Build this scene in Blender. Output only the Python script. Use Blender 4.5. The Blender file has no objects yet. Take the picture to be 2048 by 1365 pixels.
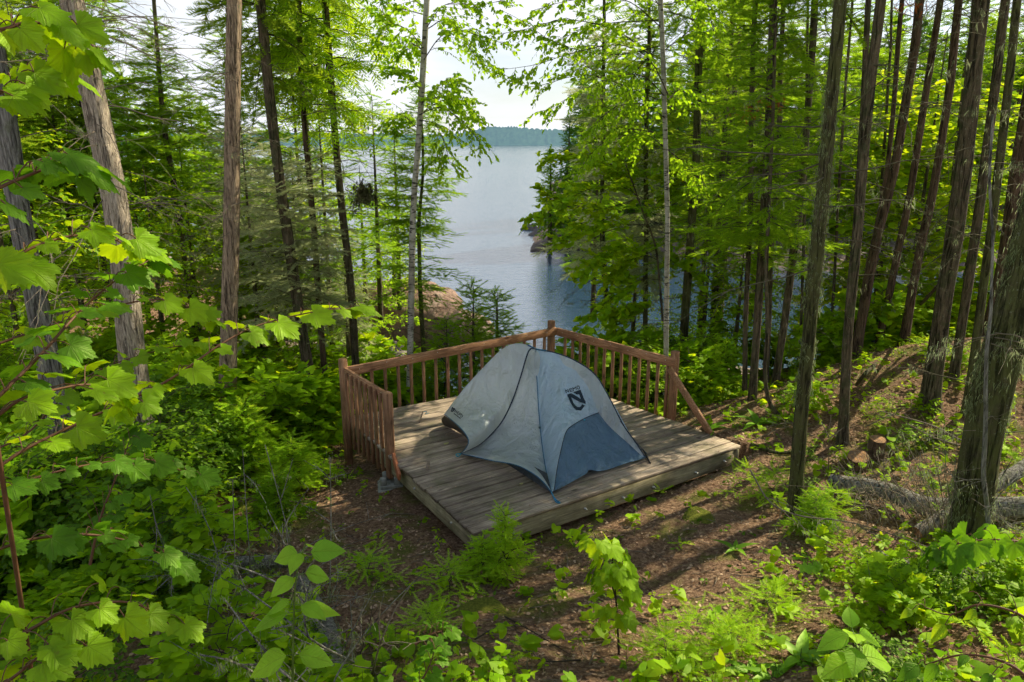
import bpy, math, random
import numpy as np
from mathutils import Vector, Matrix
from mathutils.bvhtree import BVHTree

PI = math.pi
scene = bpy.context.scene
COL = scene.collection
random.seed(7)
RNG = np.random.default_rng(11)

# ------------------------------------------------------------------ camera model
FPX, CX, CY, HOR, CAMH = 1460.0, 1024.0, 682.5, 285.0, 3.29
PITCH = math.atan((CY - HOR) / FPX)
cP, sP = math.cos(PITCH), math.sin(PITCH)
CAM = np.array([0., 0., CAMH])

def ray(px, py):
    X = (px - CX) / FPX; U = (CY - py) / FPX
    return np.array([X, cP + U * sP, -sP + U * cP])
def at(px, py, z=0.0):
    d = ray(px, py); return CAM + d * ((z - CAMH) / d[2])
def onY(px, py, Y):
    d = ray(px, py); return CAM + d * (Y / d[1])
def onplane(px, py, p0, n):
    d = ray(px, py); return CAM + d * (np.dot(p0 - CAM, n) / np.dot(d, n))

# ------------------------------------------------------------------ mesh helpers
class M:
    def __init__(s): s.v = []; s.f = []; s.n = 0; s.uv = []; s.hasuv = False
    def add(s, v, f, uv=None):
        v = np.asarray(v, float).reshape(-1, 3); f = np.asarray(f, int)
        if len(v) == 0 or len(f) == 0: return
        s.v.append(v); s.f.append(f + s.n); s.n += len(v)
        if uv is not None: s.hasuv = True; s.uv.append(np.asarray(uv, float).reshape(-1, 2))
        else: s.uv.append(np.zeros((len(v), 2)))
    def mesh(s, name, off=(0, 0, 0), smooth=True):
        me = bpy.data.meshes.new(name)
        if not s.v: return me
        V = np.concatenate(s.v) - np.asarray(off, float)
        loops = np.concatenate([f.ravel() for f in s.f])
        sizes = np.concatenate([np.full(len(f), f.shape[1]) for f in s.f])
        starts = np.concatenate([[0], np.cumsum(sizes)[:-1]])
        me.vertices.add(len(V)); me.vertices.foreach_set('co', V.ravel())
        me.loops.add(len(loops)); me.loops.foreach_set('vertex_index', loops)
        me.polygons.add(len(sizes)); me.polygons.foreach_set('loop_start', starts)
        me.polygons.foreach_set('loop_total', sizes)
        if smooth: me.polygons.foreach_set('use_smooth', np.ones(len(sizes), bool))
        if s.hasuv:
            U = np.concatenate(s.uv); l = me.uv_layers.new(name='UVMap')
            l.data.foreach_set('uv', U[loops].ravel())
        me.update(calc_edges=True); me.validate(clean_customdata=False)
        return me

def tag(o, label=None, cat=None, group=None, kind=None):
    if label: o['label'] = label
    if cat: o['category'] = cat
    if group: o['group'] = group
    if kind: o['kind'] = kind
    return o
def thing(name, label, cat, loc=(0, 0, 0), group=None):
    o = bpy.data.objects.new(name, None); COL.objects.link(o)
    o.location = Vector([float(a) for a in loc]); o.empty_display_size = .1
    return tag(o, label, cat, group)
def part(name, m, mat, parent=None, smooth=True):
    """m is an M in world coordinates, or a ready mesh in the parent's coordinates"""
    if isinstance(m, M):
        off = parent.location if parent is not None else (0, 0, 0)
        if parent is not None and parent.parent is not None: off = parent.parent.location + parent.location
        me = m.mesh(name, tuple(off), smooth)
    else: me = m
    if mat is not None and len(me.materials) == 0: me.materials.append(mat)
    o = bpy.data.objects.new(name, me); COL.objects.link(o)
    if parent is not None: o.parent = parent
    return o
def solo(name, m, mat, label, cat, base, group=None, smooth=True):
    me = m.mesh(name, tuple(base), smooth); me.materials.append(mat)
    o = bpy.data.objects.new(name, me); COL.objects.link(o); o.location = Vector([float(a) for a in base])
    return tag(o, label, cat, group)

def norm(a): return a / np.maximum(np.linalg.norm(a, axis=-1, keepdims=True), 1e-9)

def tubes(P, R, sides=3, cap=False):
    """P [B,N,3], R [B,N] -> verts, quads"""
    P = np.asarray(P, float); R = np.asarray(R, float)
    if P.ndim == 2: P = P[None]; R = R[None]
    B, N, _ = P.shape
    T = np.gradient(P, axis=1) if N > 1 else P
    T = norm(T)
    ref = np.zeros((B, 1, 3)); ref[..., 0] = 1
    mean = norm(P[:, -1] - P[:, 0])
    alt = np.abs(mean[:, 0]) > .8
    ref[alt] = (0, 0, 1)
    A = norm(np.cross(T, np.broadcast_to(ref, T.shape))); Bn = np.cross(T, A)
    th = np.arange(sides) * 2 * PI / sides
    V = P[:, :, None] + R[:, :, None, None] * (A[:, :, None] * np.cos(th)[:, None] + Bn[:, :, None] * np.sin(th)[:, None])
    idx = np.arange(B * N * sides).reshape(B, N, sides)
    a = idx[:, :-1]; b = idx[:, 1:]
    F = np.stack([a, np.roll(a, -1, 2), np.roll(b, -1, 2), b], -1).reshape(-1, 4)
    return V.reshape(-1, 3), F

def inst(tv, tf, mats, pos, tuv=None):
    K = len(pos); n = len(tv)
    V = np.einsum('kij,nj->kni', mats, tv) + pos[:, None]
    F = (tf[None] + (np.arange(K) * n)[:, None, None]).reshape(-1, tf.shape[1])
    uv = np.tile(tuv, (K, 1)) if tuv is not None else None
    return V.reshape(-1, 3), F, uv

def frames(x, up, scale, roll=None):
    x = norm(x); z = norm(up - (up * x).sum(-1, keepdims=True) * x); y = np.cross(z, x)
    if roll is not None:
        c, s = np.cos(roll)[:, None], np.sin(roll)[:, None]
        y, z = y * c + z * s, z * c - y * s
    m = np.stack([x, y, z], -1)
    return m * np.asarray(scale).reshape(-1, 1, 1)

def smoothline(pts, n):
    P = np.asarray(pts, float)
    if len(P) == 2:
        return P[0] + (P[1] - P[0]) * np.linspace(0, 1, n)[:, None]
    E = np.vstack([2 * P[0] - P[1], P, 2 * P[-1] - P[-2]])
    out = []
    for i in range(len(P) - 1):
        p0, p1, p2, p3 = E[i:i + 4]
        t = np.linspace(0, 1, 24, endpoint=False)[:, None]
        out.append(.5 * ((2 * p1) + (-p0 + p2) * t + (2 * p0 - 5 * p1 + 4 * p2 - p3) * t ** 2 + (-p0 + 3 * p1 - 3 * p2 + p3) * t ** 3))
    out.append(P[-1:]); Q = np.concatenate(out)
    d = np.concatenate([[0], np.cumsum(np.linalg.norm(np.diff(Q, axis=0), axis=1))])
    s = np.linspace(0, d[-1], n)
    return np.stack([np.interp(s, d, Q[:, k]) for k in range(3)], -1)

def grid_faces(a, b, flip=False):
    i = np.arange(a * b).reshape(a, b)
    f = np.stack([i[:-1, :-1], i[1:, :-1], i[1:, 1:], i[:-1, 1:]], -1).reshape(-1, 4)
    return f[:, ::-1] if flip else f

def add_box(m, c, ux, uy, uz, sx, sy, sz):
    """box centred at c with full sizes, slightly chamfered by inset corners"""
    c = np.asarray(c, float); ux, uy, uz = [np.asarray(u, float) for u in (ux, uy, uz)]
    ch = min(sx, sy, sz) * .12
    vs = []; 
    hx, hy, hz = sx / 2, sy / 2, sz / 2
    # chamfered box: 24 verts
    P = []
    for a, (s1, s2, s3) in enumerate([(hx, hy - ch, hz - ch), (hx - ch, hy, hz - ch), (hx - ch, hy - ch, hz)]):
        for i in (-1, 1):
            for j in (-1, 1):
                for k in (-1, 1):
                    P.append((i * s1, j * s2, k * s3))
    P = np.array(P)
    W = c + P[:, :1] * ux + P[:, 1:2] * uy + P[:, 2:3] * uz
    def q(a, i, j, k): return a * 8 + (i > 0) * 4 + (j > 0) * 2 + (k > 0)
    F = []; T = []
    for s in (-1, 1):
        F.append([q(0, s, -1, -1), q(0, s, 1, -1), q(0, s, 1, 1), q(0, s, -1, 1)][::s])
        F.append([q(1, -1, s, -1), q(1, -1, s, 1), q(1, 1, s, 1), q(1, 1, s, -1)][::s])
        F.append([q(2, -1, -1, s), q(2, 1, -1, s), q(2, 1, 1, s), q(2, -1, 1, s)][::s])
    for i in (-1, 1):
        for j in (-1, 1):
            F.append([q(0, i, j, -1), q(0, i, j, 1), q(1, i, j, 1), q(1, i, j, -1)])
            F.append([q(0, i, -1, j), q(0, i, 1, j), q(2, i, 1, j), q(2, i, -1, j)])
            F.append([q(1, -1, i, j), q(1, 1, i, j), q(2, 1, i, j), q(2, -1, i, j)])
            for k in (-1, 1): T.append([q(0, i, j, k), q(1, i, j, k), q(2, i, j, k)])
    # consistent winding not critical (double sided shading), but fix by centre test
    def fix(L):
        out = []
        for f in L:
            p = W[f]; n = np.cross(p[1] - p[0], p[2] - p[0])
            out.append(f if np.dot(n, p.mean(0) - c) > 0 else f[::-1])
        return np.array(out)
    m.add(W, fix(F)); m.add(W, fix(T))
def add_bar(m, p, q, w, t, up=(0, 0, 1)):
    """board from p to q, w along up, t sideways"""
    p = np.asarray(p, float); q = np.asarray(q, float); d = q - p; L = np.linalg.norm(d); d /= L
    up = np.asarray(up, float); s = np.cross(d, up); s /= np.linalg.norm(s); u = np.cross(s, d)
    add_box(m, (p + q) / 2, d, s, u, L, t, w)

# smooth value noise in numpy
_perm = RNG.random((64, 64, 64))
def vnoise(p):
    p = np.asarray(p, float); i = np.floor(p).astype(int); f = p - i; f = f * f * (3 - 2 * f); i &= 63; j = (i + 1) & 63
    def g(a, b, c): return _perm[a, b, c]
    x0, y0, z0 = i[..., 0], i[..., 1], i[..., 2]; x1, y1, z1 = j[..., 0], j[..., 1], j[..., 2]
    fx, fy, fz = f[..., 0], f[..., 1], f[..., 2]
    a = g(x0, y0, z0) * (1 - fx) + g(x1, y0, z0) * fx; b = g(x0, y1, z0) * (1 - fx) + g(x1, y1, z0) * fx
    c = g(x0, y0, z1) * (1 - fx) + g(x1, y0, z1) * fx; d = g(x0, y1, z1) * (1 - fx) + g(x1, y1, z1) * fx
    return (a * (1 - fy) + b * fy) * (1 - fz) + (c * (1 - fy) + d * fy) * fz * 1.0
def fbm(p, o=4):
    s = 0; a = 1; t = 0
    for k in range(o): s = s + a * (vnoise(np.asarray(p) * 2 ** k + 17.3 * k) - .5); t += a; a *= .5
    return s / t * 2

# ------------------------------------------------------------------ materials
class NT:
    def __init__(s, name):
        s.m = bpy.data.materials.new(name); s.m.use_nodes = True; s.t = s.m.node_tree; s.t.nodes.clear()
        s.out = s.n('ShaderNodeOutputMaterial')
    def n(s, typ, **kw):
        nd = s.t.nodes.new(typ)
        for k, v in kw.items():
            if k in ('operation', 'blend_type', 'data_type', 'interpolation', 'noise_dimensions', 'feature', 'wave_type', 'bands_direction', 'distribution', 'noise_type', 'wave_profile'): setattr(nd, k, v)
            else: nd.inputs[k.replace('_', ' ')].default_value = v
        return nd
    def l(s, a, b): s.t.links.new(a, b)
    def coord(s, which='Object', scale=(1, 1, 1)):
        tc = s.n('ShaderNodeTexCoord'); mp = s.n('ShaderNodeMapping'); mp.inputs['Scale'].default_value = scale
        s.l(tc.outputs[which], mp.inputs[0]); return mp.outputs[0]
    def geo(s, scale=(1, 1, 1)):
        g = s.n('ShaderNodeNewGeometry'); mp = s.n('ShaderNodeMapping'); mp.inputs['Scale'].default_value = scale
        s.l(g.outputs['Position'], mp.inputs[0]); return mp.outputs[0]
    def noise(s, co, sc, detail=4, rough=.6, dist=0.):
        nd = s.n('ShaderNodeTexNoise', Scale=sc, Detail=detail, Roughness=rough, Distortion=dist); s.l(co, nd.inputs['Vector']); return nd.outputs['Fac']
    def ramp(s, fac, stops, interp='LINEAR'):
        nd = s.n('ShaderNodeValToRGB'); cr = nd.color_ramp; cr.interpolation = interp
        while len(cr.elements) < len(stops): cr.elements.new(.5)
        for e, (p, c) in zip(cr.elements, stops): e.position = p; e.color = (c[0], c[1], c[2], 1) if hasattr(c, '__len__') else (c, c, c, 1)
        s.l(fac, nd.inputs[0]); return nd.outputs[0]
    def mix(s, fac, a, b, bt='MIX'):
        nd = s.n('ShaderNodeMix', data_type='RGBA', blend_type=bt)
        for v, i in ((fac, 0), (a, 6), (b, 7)):
            if hasattr(v, 'is_linked') or hasattr(v, 'links'): s.l(v, nd.inputs[i])
            else: nd.inputs[i].default_value = v if i == 0 else (v[0], v[1], v[2], 1)
        return nd.outputs[2]
    def math(s, op, a, b=0.):
        nd = s.n('ShaderNodeMath', operation=op)
        for v, i in ((a, 0), (b, 1)):
            if hasattr(v, 'links'): s.l(v, nd.inputs[i])
            else: nd.inputs[i].default_value = v
        return nd.outputs[0]
    def bump(s, h, strength=.5, dist=.02):
        nd = s.n('ShaderNodeBump', Strength=strength, Distance=dist); s.l(h, nd.inputs['Height']); return nd.outputs[0]
    def pbr(s, col, rough=.7, nrm=None, spec=.3, metal=0.):
        b = s.n('ShaderNodeBsdfPrincipled'); b.inputs['Metallic'].default_value = metal
        b.inputs['Specular IOR Level'].default_value = spec
        for v, k in ((col, 'Base Color'), (rough, 'Roughness')):
            if hasattr(v, 'links'): s.l(v, b.inputs[k])
            else: b.inputs[k].default_value = v if k != 'Base Color' else (v[0], v[1], v[2], 1)
        if nrm is not None: s.l(nrm, b.inputs['Normal'])
        return b
    def finish(s, sh): s.l(sh.outputs[0] if hasattr(sh, 'outputs') else sh, s.out.inputs[0]); return s.m

def leafmat(name, c1, c2, trans=.5, tcol=None, gloss=.04, veins=False, rough=.5, boost=2.7, hue=(1.12, 1., .25)):
    c1 = tuple(min(.6, a * boost * k_) for a, k_ in zip(c1, hue)); c2 = tuple(min(.6, a * boost * k_) for a, k_ in zip(c2, hue))
    t = NT(name); g = t.n('ShaderNodeNewGeometry')
    isl = g.outputs['Random Per Island']
    ns = t.noise(t.geo(), .9, 3)
    f = t.math('ADD', t.math('MULTIPLY', isl, .6), t.math('MULTIPLY', ns, .4))
    col = t.ramp(f, [(.2, c1), (.75, c2)])
    tc = tuple(min(.95, a * k_) for a, k_ in zip(tcol, (1.3 * hue[0], 1.22, 1.6 * hue[2]))) if tcol else (c2[0] * 2.6, c2[1] * 2.4, c2[2] * .9)
    tcc = t.ramp(f, [(.15, (tc[0] * .6, tc[1] * .75, tc[2])), (.8, tc)])
    nrm = None
    if veins:
        uv = t.n('ShaderNodeUVMap'); sep = t.n('ShaderNodeSeparateXYZ'); t.l(uv.outputs[0], sep.inputs[0])
        x, y = sep.outputs[0], sep.outputs[1]
        ay = t.math('ABSOLUTE', y)
        ang = t.math('ARCTAN2', ay, x)
        r = t.math('SQRT', t.math('ADD', t.math('MULTIPLY', x, x), t.math('MULTIPLY', y, y)))
        best = None
        for a0 in (0., .75, 1.5):
            d = t.math('MULTIPLY', t.math('ABSOLUTE', t.math('SINE', t.math('SUBTRACT', ang, a0))), r)
            best = d if best is None else t.math('MINIMUM', best, d)
        v1 = t.ramp(best, [(0.0, 1.), (.018, 0.)])
        # side veins
        sv = t.math('ABSOLUTE', t.math('SINE', t.math('ADD', t.math('MULTIPLY', x, 26.), t.math('MULTIPLY', ay, -22.))))
        v2 = t.ramp(sv, [(0.0, .6), (.22, 0.)])
        v = t.math('MAXIMUM', v1, v2)
        col = t.mix(t.math('MULTIPLY', v, .6), col, (c2[0] * 1.5 + .05, c2[1] * 1.25 + .05, c2[2] * 1.6 + .06))
        bs_ = t.noise(t.geo(), 38, 2); col = t.mix(t.ramp(bs_, [(.70, 0.), (.74, .7)]), col, (.22, .12, .03)); col = t.mix(1., col, t.ramp(t.noise(t.geo(), 16, 3), [(.3, .72), (.7, 1.15)]), 'MULTIPLY')
        tcc = t.mix(t.math('MULTIPLY', v, .35), tcc, (tc[0] * .45, tc[1] * .5, tc[2] * .5))
        blot = t.noise(t.geo(), 60, 3)
        nrm = t.bump(t.math('ADD', t.math('MULTIPLY', v, -1.5), blot), .8, .003)
    d = t.n('ShaderNodeBsdfDiffuse'); t.l(col, d.inputs[0])
    tr = t.n('ShaderNodeBsdfTranslucent'); t.l(tcc, tr.inputs[0])
    gl = t.n('ShaderNodeBsdfGlossy', Roughness=rough); gl.inputs[0].default_value = (.75, .85, .45, 1)
    if nrm is not None:
        t.l(nrm, d.inputs['Normal']); t.l(nrm, gl.inputs['Normal'])
    m1 = t.n('ShaderNodeMixShader', Fac=trans * .88); t.l(d.outputs[0], m1.inputs[1]); t.l(tr.outputs[0], m1.inputs[2])
    m2 = t.n('ShaderNodeMixShader', Fac=gloss * .45); t.l(m1.outputs[0], m2.inputs[1]); t.l(gl.outputs[0], m2.inputs[2])
    return t.finish(m2.outputs[0])

def barkmat(name, dark, light, moss=(.12, .13, .06), mossamt=.4, sc=1.0, lichen=.3):
    t = NT(name)
    co = t.coord('Object', (1, 1, .12)); co2 = t.coord('Object')
    n1 = t.noise(co, 55 * sc, 5, .7, .4); n2 = t.noise(co2, 9, 4, .6); n3 = t.noise(co2, 42, 5, .75)
    col = t.ramp(n1, [(.3, dark), (.66, tuple(a * 1.6 for a in light))])
    mk = t.ramp(n2, [(.62 - mossamt * .3, 0.), (.72 - mossamt * .2, 1.)])
    col = t.mix(t.math('MULTIPLY', mk, .75), col, moss)
    lk = t.ramp(n3, [(.60, 0.), (.66, 1.)])
    lk2 = t.math('MULTIPLY', lk, lichen)
    col = t.mix(lk2, col, (.30, .33, .26))
    n5 = t.noise(t.coord('Object', (1, 1, .09)), 26 * sc, 4, .65, 1.2)
    fis = t.ramp(n5, [(.36, .28), (.47, 1.)]); col = t.mix(1., col, fis, 'MULTIPLY')
    h = t.math('ADD', t.math('ADD', n1, t.math('MULTIPLY', n3, .4)), t.math('MULTIPLY', fis, 1.4))
    return t.finish(t.pbr(col, .9, t.bump(h, 1., .016), .15))

def mat_birch():
    t = NT('birch_bark'); co = t.coord('Object', (1, 1, 4)); co2 = t.coord('Object')
    n1 = t.noise(co, 9, 4, .6); n2 = t.noise(co2, 5, 3); n3 = t.noise(t.coord('Object', (1, 1, 9)), 22, 3)
    base = t.ramp(n2, [(.3, (.24, .22, .17)), (.65, (.50, .48, .42))])
    d = t.ramp(n1, [(.38, 1.), (.45, 0.)]); d2 = t.ramp(n3, [(.30, 1.), (.36, 0.)])
    k = t.math('MAXIMUM', d, t.math('MULTIPLY', d2, .8))
    col = t.mix(k, base, (.05, .045, .035))
    ml = t.ramp(t.noise(co2, 14, 4), [(.55, 0.), (.7, .6)])
    col = t.mix(ml, col, (.22, .23, .13))
    return t.finish(t.pbr(col, .75, t.bump(n1, .3, .01), .2))

def mat_wood(name, c1, c2, c3, gsc=1.0, moss=0.0, axis=0, knots=True):
    t = NT(name)
    scl = [14., 14., 14.]; scl[axis] = 0.9
    co = t.coord('Object', tuple(scl)); co2 = t.coord('Object')
    n1 = t.noise(co, 4 * gsc, 6, .7, .6); n2 = t.noise(co2, 2.3, 4); n3 = t.noise(co, 14 * gsc, 3, .6)
    col = t.ramp(n1, [(.28, tuple(a * 1.9 for a in c1)), (.52, tuple(a * 2.2 for a in c2)), (.75, tuple(min(.75, a * 2.3) for a in c3))])
    g = t.n('ShaderNodeNewGeometry')
    isl = t.ramp(g.outputs['Random Per Island'], [(0., .68), (1., 1.12)])
    col = t.mix(1., col, isl, 'MULTIPLY')
    st = t.ramp(n2, [(.35, .62), (.62, 1.12)])
    col = t.mix(1., col, st, 'MULTIPLY')
    if moss > 0:
        mk = t.ramp(t.noise(co2, 3.1, 4, .65), [(.48, 0.), (.68, 1.)])
        col = t.mix(t.math('MULTIPLY', mk, moss), col, (.085, .10, .030))
    if knots:
        v = t.n('ShaderNodeTexVoronoi', Scale=1.0); ks = [7., 7., 7.]; ks[axis] = 2.2
        t.l(t.coord('Object', tuple(ks)), v.inputs['Vector'])
        kk = t.ramp(v.outputs['Distance'], [(.06, .75), (.13, 0.)])
        col = t.mix(kk, col, (c1[0] * .45, c1[1] * .4, c1[2] * .4))
    return t.finish(t.pbr(col, .72, t.bump(t.math('ADD', n1, t.math('MULTIPLY', n3, .5)), .5, .004), .25))

def plain(name, c, rough=.6, var=.3, sc=20, metal=0., bump=.2):
    t = NT(name); n = t.noise(t.coord('Object'), sc, 4)
    k = t.ramp(n, [(.3, 1 - var), (.7, 1 + var)])
    return t.finish(t.pbr(t.mix(1., c, k, 'MULTIPLY'), rough, t.bump(n, bump, .004), .3, metal))

# ------------------------------------------------------------------ leaf templates
def tmpl_leaf(n=4, w=.5, fold=.12, droop=.15, tip=.9):
    """ovate leaf, length 1, two rows each side of a midrib"""
    t = np.linspace(0, 1, n + 1)
    wd = w * np.sin(PI * t ** .75) ** 1.0 * (1 - .25 * t) * .5
    mid = np.stack([t, 0 * t, -droop * t ** 2], -1)
    L = np.stack([t, wd, -droop * t ** 2 + fold * wd * 2 * .5], -1); R = L * [1, -1, 1]
    V = np.concatenate([mid, L, R]); N = n + 1
    i = np.arange(n)
    F = np.concatenate([np.stack([i, i + 1, N + i + 1, N + i], -1), np.stack([i, 2 * N + i, 2 * N + i + 1, i + 1], -1)])
    return V, F, V[:, :2]
def tmpl_maple(npt=11, ring=False, teeth=0., lob=1., seed=0, droop=.22, cup=.10):
    r_ = np.random.default_rng(seed)
    th = np.linspace(-2.25, 2.25, npt)
    def rad(a):
        r = .50 + .50 * np.exp(-(a / .40) ** 2) + .30 * lob * (np.exp(-((a - .80) / .30) ** 2) + np.exp(-((a + .80) / .27) ** 2)) \
            + .08 * lob * (np.exp(-((a - 1.65) / .35) ** 2) + np.exp(-((a + 1.65) / .35) ** 2))
        return r
    r = rad(th)
    if teeth > 0: r = r * (1 + teeth * (np.arange(npt) % 2 * 2 - 1) * (.6 + .8 * r_.random(npt)))
    O = np.stack([r * np.cos(th), r * np.sin(th)], -1)
    if ring:
        rings = [O * .33, O * .68, O]
        V2 = np.concatenate([[[0, 0]]] + rings)
        F3 = [[0, 1 + i, 2 + i] for i in range(npt - 1)]
        F = []
        for k in range(2):
            a = 1 + k * npt; b = a + npt
            F += [[a + i, b + i, b + i + 1, a + i + 1] for i in range(npt - 1)]
        F3 = np.array([[f[0], f[1], f[2], f[2]] for f in F3]); F = np.concatenate([F3, np.array(F)])
        # avoid degenerate quads: convert to tris
        T = np.array([[f[0], f[1], f[2]] for f in F] + [[f[0], f[2], f[3]] for f in F if f[2] != f[3]])
        F = T
    else:
        V2 = np.concatenate([[[0, 0]], O]); F = np.array([[0, 1 + i, 2 + i] for i in range(npt - 1)])
    x, y = V2[:, 0], V2[:, 1]; rr = np.hypot(x, y)
    z = -droop * np.maximum(x, 0) ** 2 - cup * np.abs(y) ** 1.6 + .05 * np.sin(7 * x + 3 * y + seed) * rr + .04 * np.cos(9 * y + seed * 2) * rr
    # fold between veins
    ang = np.arctan2(np.abs(y), x); z += -.05 * rr * np.abs(np.sin(ang * 4.2))
    return np.stack([x, y, z], -1), F, V2
def tmpl_sprig(nn=8, nl=.22, w=.03, spread=1.0, top=True, seed=0):
    """needle sprig along +x, unit length"""
    r = np.random.default_rng(seed); V = []; F = []
    V += [(0, .012, 0), (0, -.012, 0), (1, 0, 0)]; F.append((0, 1, 2))
    rows = [1, -1] + ([0] if top else [])
    for side in rows:
        for i in range(nn):
            t = (i + .5 + .2 * r.standard_normal()) / nn
            l = nl * (1 - .45 * t) * (.85 + .3 * r.random())
            b = np.array([t, 0, 0]); el = .25 if side else 1.2
            d = np.array([.62, side * spread * .78 if side else .1 * r.standard_normal(), el * .45 + .12 * r.standard_normal()]); d /= np.linalg.norm(d)
            s = np.array([w / 2, 0, 0]); k = len(V)
            V += [tuple(b - s), tuple(b + s), tuple(b + d * l)]; F.append((k, k + 1, k + 2))
    return np.array(V), np.array(F), None
def tmpl_cedar(seed=0):
    r = np.random.default_rng(seed); V = []; F = []
    V += [(0, .03, 0), (0, -.03, 0), (1, 0, -.12)]; F.append((0, 1, 2))
    for side in (1, -1):
        for i in range(5):
            t = (i + .4) / 5; l = .48 * (1 - .6 * t) + .05; k = len(V)
            b = np.array([t, 0, -.12 * t * t]); d = np.array([.75, side * .65, -.1 + .1 * r.standard_normal()]); n = np.array([-.65 * side, .75, 0]) * .045
            V += [tuple(b - n * .5), tuple(b + d * l * .5 + n), tuple(b + d * l), tuple(b + d * l * .5 - n)]; F += [(k, k + 1, k + 2), (k, k + 2, k + 3)]
    return np.array(V), np.array(F), None
T_BIRCH = tmpl_leaf(3, .72, .15, .2)
T_OVAL = tmpl_leaf(4, .62, .12, .35)
T_LONG = tmpl_leaf(5, .42, .25, .55)
T_MAPLE_S = tmpl_maple(9, False, 0, 1.)
T_MAPLE_M = tmpl_maple(15, False, .06, 1.)
T_HERO = [tmpl_maple(43, True, .055, l_, s_) for l_, s_ in ((.95, 1), (1.25, 2), (.8, 3), (1.1, 4))]
T_SPRIG = tmpl_sprig(10, .31, .088)
T_SPRIG_FAR = tmpl_sprig(5, .42, .24, top=False)
T_SPRIG_HERO = tmpl_sprig(26, .2, .022)
T_CEDAR = tmpl_cedar()
T_SPRIG_BIG = tmpl_sprig(16, .19, .035)

def rvec(n, rng): return norm(rng.standard_normal((n, 3)))
# ------------------------------------------------------------------ material set
LF_BRIGHT = leafmat('sun_toned_maple_leaf', (.045, .110, .004), (.095, .200, .008), .50, (.50, .74, .02), .07, veins=True)  # lit copy of the large maple leaf, sunlit tone in its colour
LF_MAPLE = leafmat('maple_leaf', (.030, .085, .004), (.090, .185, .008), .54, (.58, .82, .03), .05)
LF_BIRCH = leafmat('birch_leaf', (.036, .080, .006), (.085, .160, .012), .58, (.44, .76, .05), .05)
LF_DARK = leafmat('dark_leaf', (.012, .036, .008), (.034, .080, .012), .35, (.20, .42, .02), .06)
LF_FIR = leafmat('fir_needle', (.016, .052, .012), (.060, .130, .022), .52, (.42, .70, .06), .02)
LF_FIRB = leafmat('young_fir_needle', (.040, .115, .014), (.095, .215, .024), .45, (.55, .85, .10), .04, boost=3.6)
LF_SPRUCE = leafmat('spruce_needle', (.018, .044, .016), (.056, .102, .028), .5, (.38, .58, .08), .02)
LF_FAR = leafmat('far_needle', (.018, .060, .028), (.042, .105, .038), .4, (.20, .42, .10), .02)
LF_CEDAR = leafmat('cedar_scale', (.034, .088, .008), (.080, .175, .012), .55, (.50, .74, .04), .03)
LF_OLIVE = leafmat('lichened_twig', (.085, .105, .055), (.20, .215, .11), .5, (.62, .66, .28), .02, boost=2., hue=(1., 1., .9))
LF_LICHEN = leafmat('beard_lichen', (.14, .17, .085), (.24, .27, .14), .35, (.36, .42, .18), .02, boost=1.1, hue=(1., 1., .9))
LF_RUST = leafmat('dead_red_needle', (.20, .05, .015), (.34, .09, .02), .4, (.6, .18, .03), .03, boost=1.5, hue=(1., 1., 1.))
LF_DRY = leafmat('dry_leaf', (.17, .095, .055), (.50, .36, .25), .25, (.35, .16, .06), .03, boost=1.2, hue=(1., 1., 1.))
BK_SPRUCE = barkmat('spruce_bark', (.030, .024, .018), (.105, .085, .064), (.075, .085, .035), .35)
BK_DARK = barkmat('dark_spruce_bark', (.035, .028, .018), (.12, .095, .062), (.07, .08, .035), .5, lichen=.5)  # dark brown spruce bark with moss and lichen flecks
BK_RED = barkmat('reddish_bark', (.040, .027, .018), (.115, .078, .052), (.08, .085, .04), .15, lichen=.25)
BK_CEDAR = barkmat('cedar_bark', (.13, .10, .075), (.44, .37, .29), (.2, .19, .14), .05, 1.3, lichen=.12)
BK_CEDAR2 = barkmat('warm_cedar_bark', (.11, .075, .05), (.36, .27, .19), (.15, .13, .09), .0, 1.3, lichen=.06)
BK_MOSS = barkmat('mossy_bark', (.026, .023, .013), (.085, .075, .042), (.10, .11, .035), .9, lichen=.6)
BK_GREY = barkmat('grey_lichened_bark', (.06, .055, .05), (.24, .23, .21), (.16, .17, .11), .3, lichen=.8)
BK_BIRCH = mat_birch()
TWIG = plain('bare_twig', (.17, .14, .105), .85, .4, 30)
TWIG_D = plain('dark_twig', (.045, .035, .025), .85, .3, 30)
STEM_G = plain('green_stem', (.10, .17, .03), .6, .2, 30)
STEM_R = plain('red_stem', (.13, .06, .03), .6, .2, 30)
CUT = NT('cut_log_end')
_w = CUT.n('ShaderNodeTexWave', Scale=26., Distortion=3., Detail=3.); _w.wave_type = 'RINGS'; _w.rings_direction = 'Z'; CUT.l(CUT.coord('Object'), _w.inputs['Vector'])
_n = CUT.noise(CUT.coord('Object'), 14, 5, .7)
_cc = CUT.mix(CUT.ramp(_n, [(.35, 1.), (.62, 0.)]), CUT.ramp(_w.outputs['Fac'], [(.2, (.34, .16, .06)), (.8, (.70, .38, .16))]), (.13, .10, .075))
CUTM = CUT.finish(CUT.pbr(_cc, .85, CUT.bump(CUT.math('ADD', _w.outputs['Fac'], _n), .6, .01)))
MOSS = NT('moss'); _c = MOSS.coord('Object'); _n = MOSS.noise(_c, 60, 5, .7)
MOSSM = MOSS.finish(MOSS.pbr(MOSS.ramp(_n, [(.3, (.05, .06, .010)), (.7, (.22, .24, .035))]), .95, MOSS.bump(_n, 1., .02), .1))
YELLOWM = plain('yellow_moss', (.36, .30, .05), .95, .4, 70, bump=1.)
CONC = plain('concrete', (.28, .29, .25), .9, .35, 18, bump=.6)
STEEL = plain('galvanised_steel', (.55, .55, .53), .4, .1, 40, .9)

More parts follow.
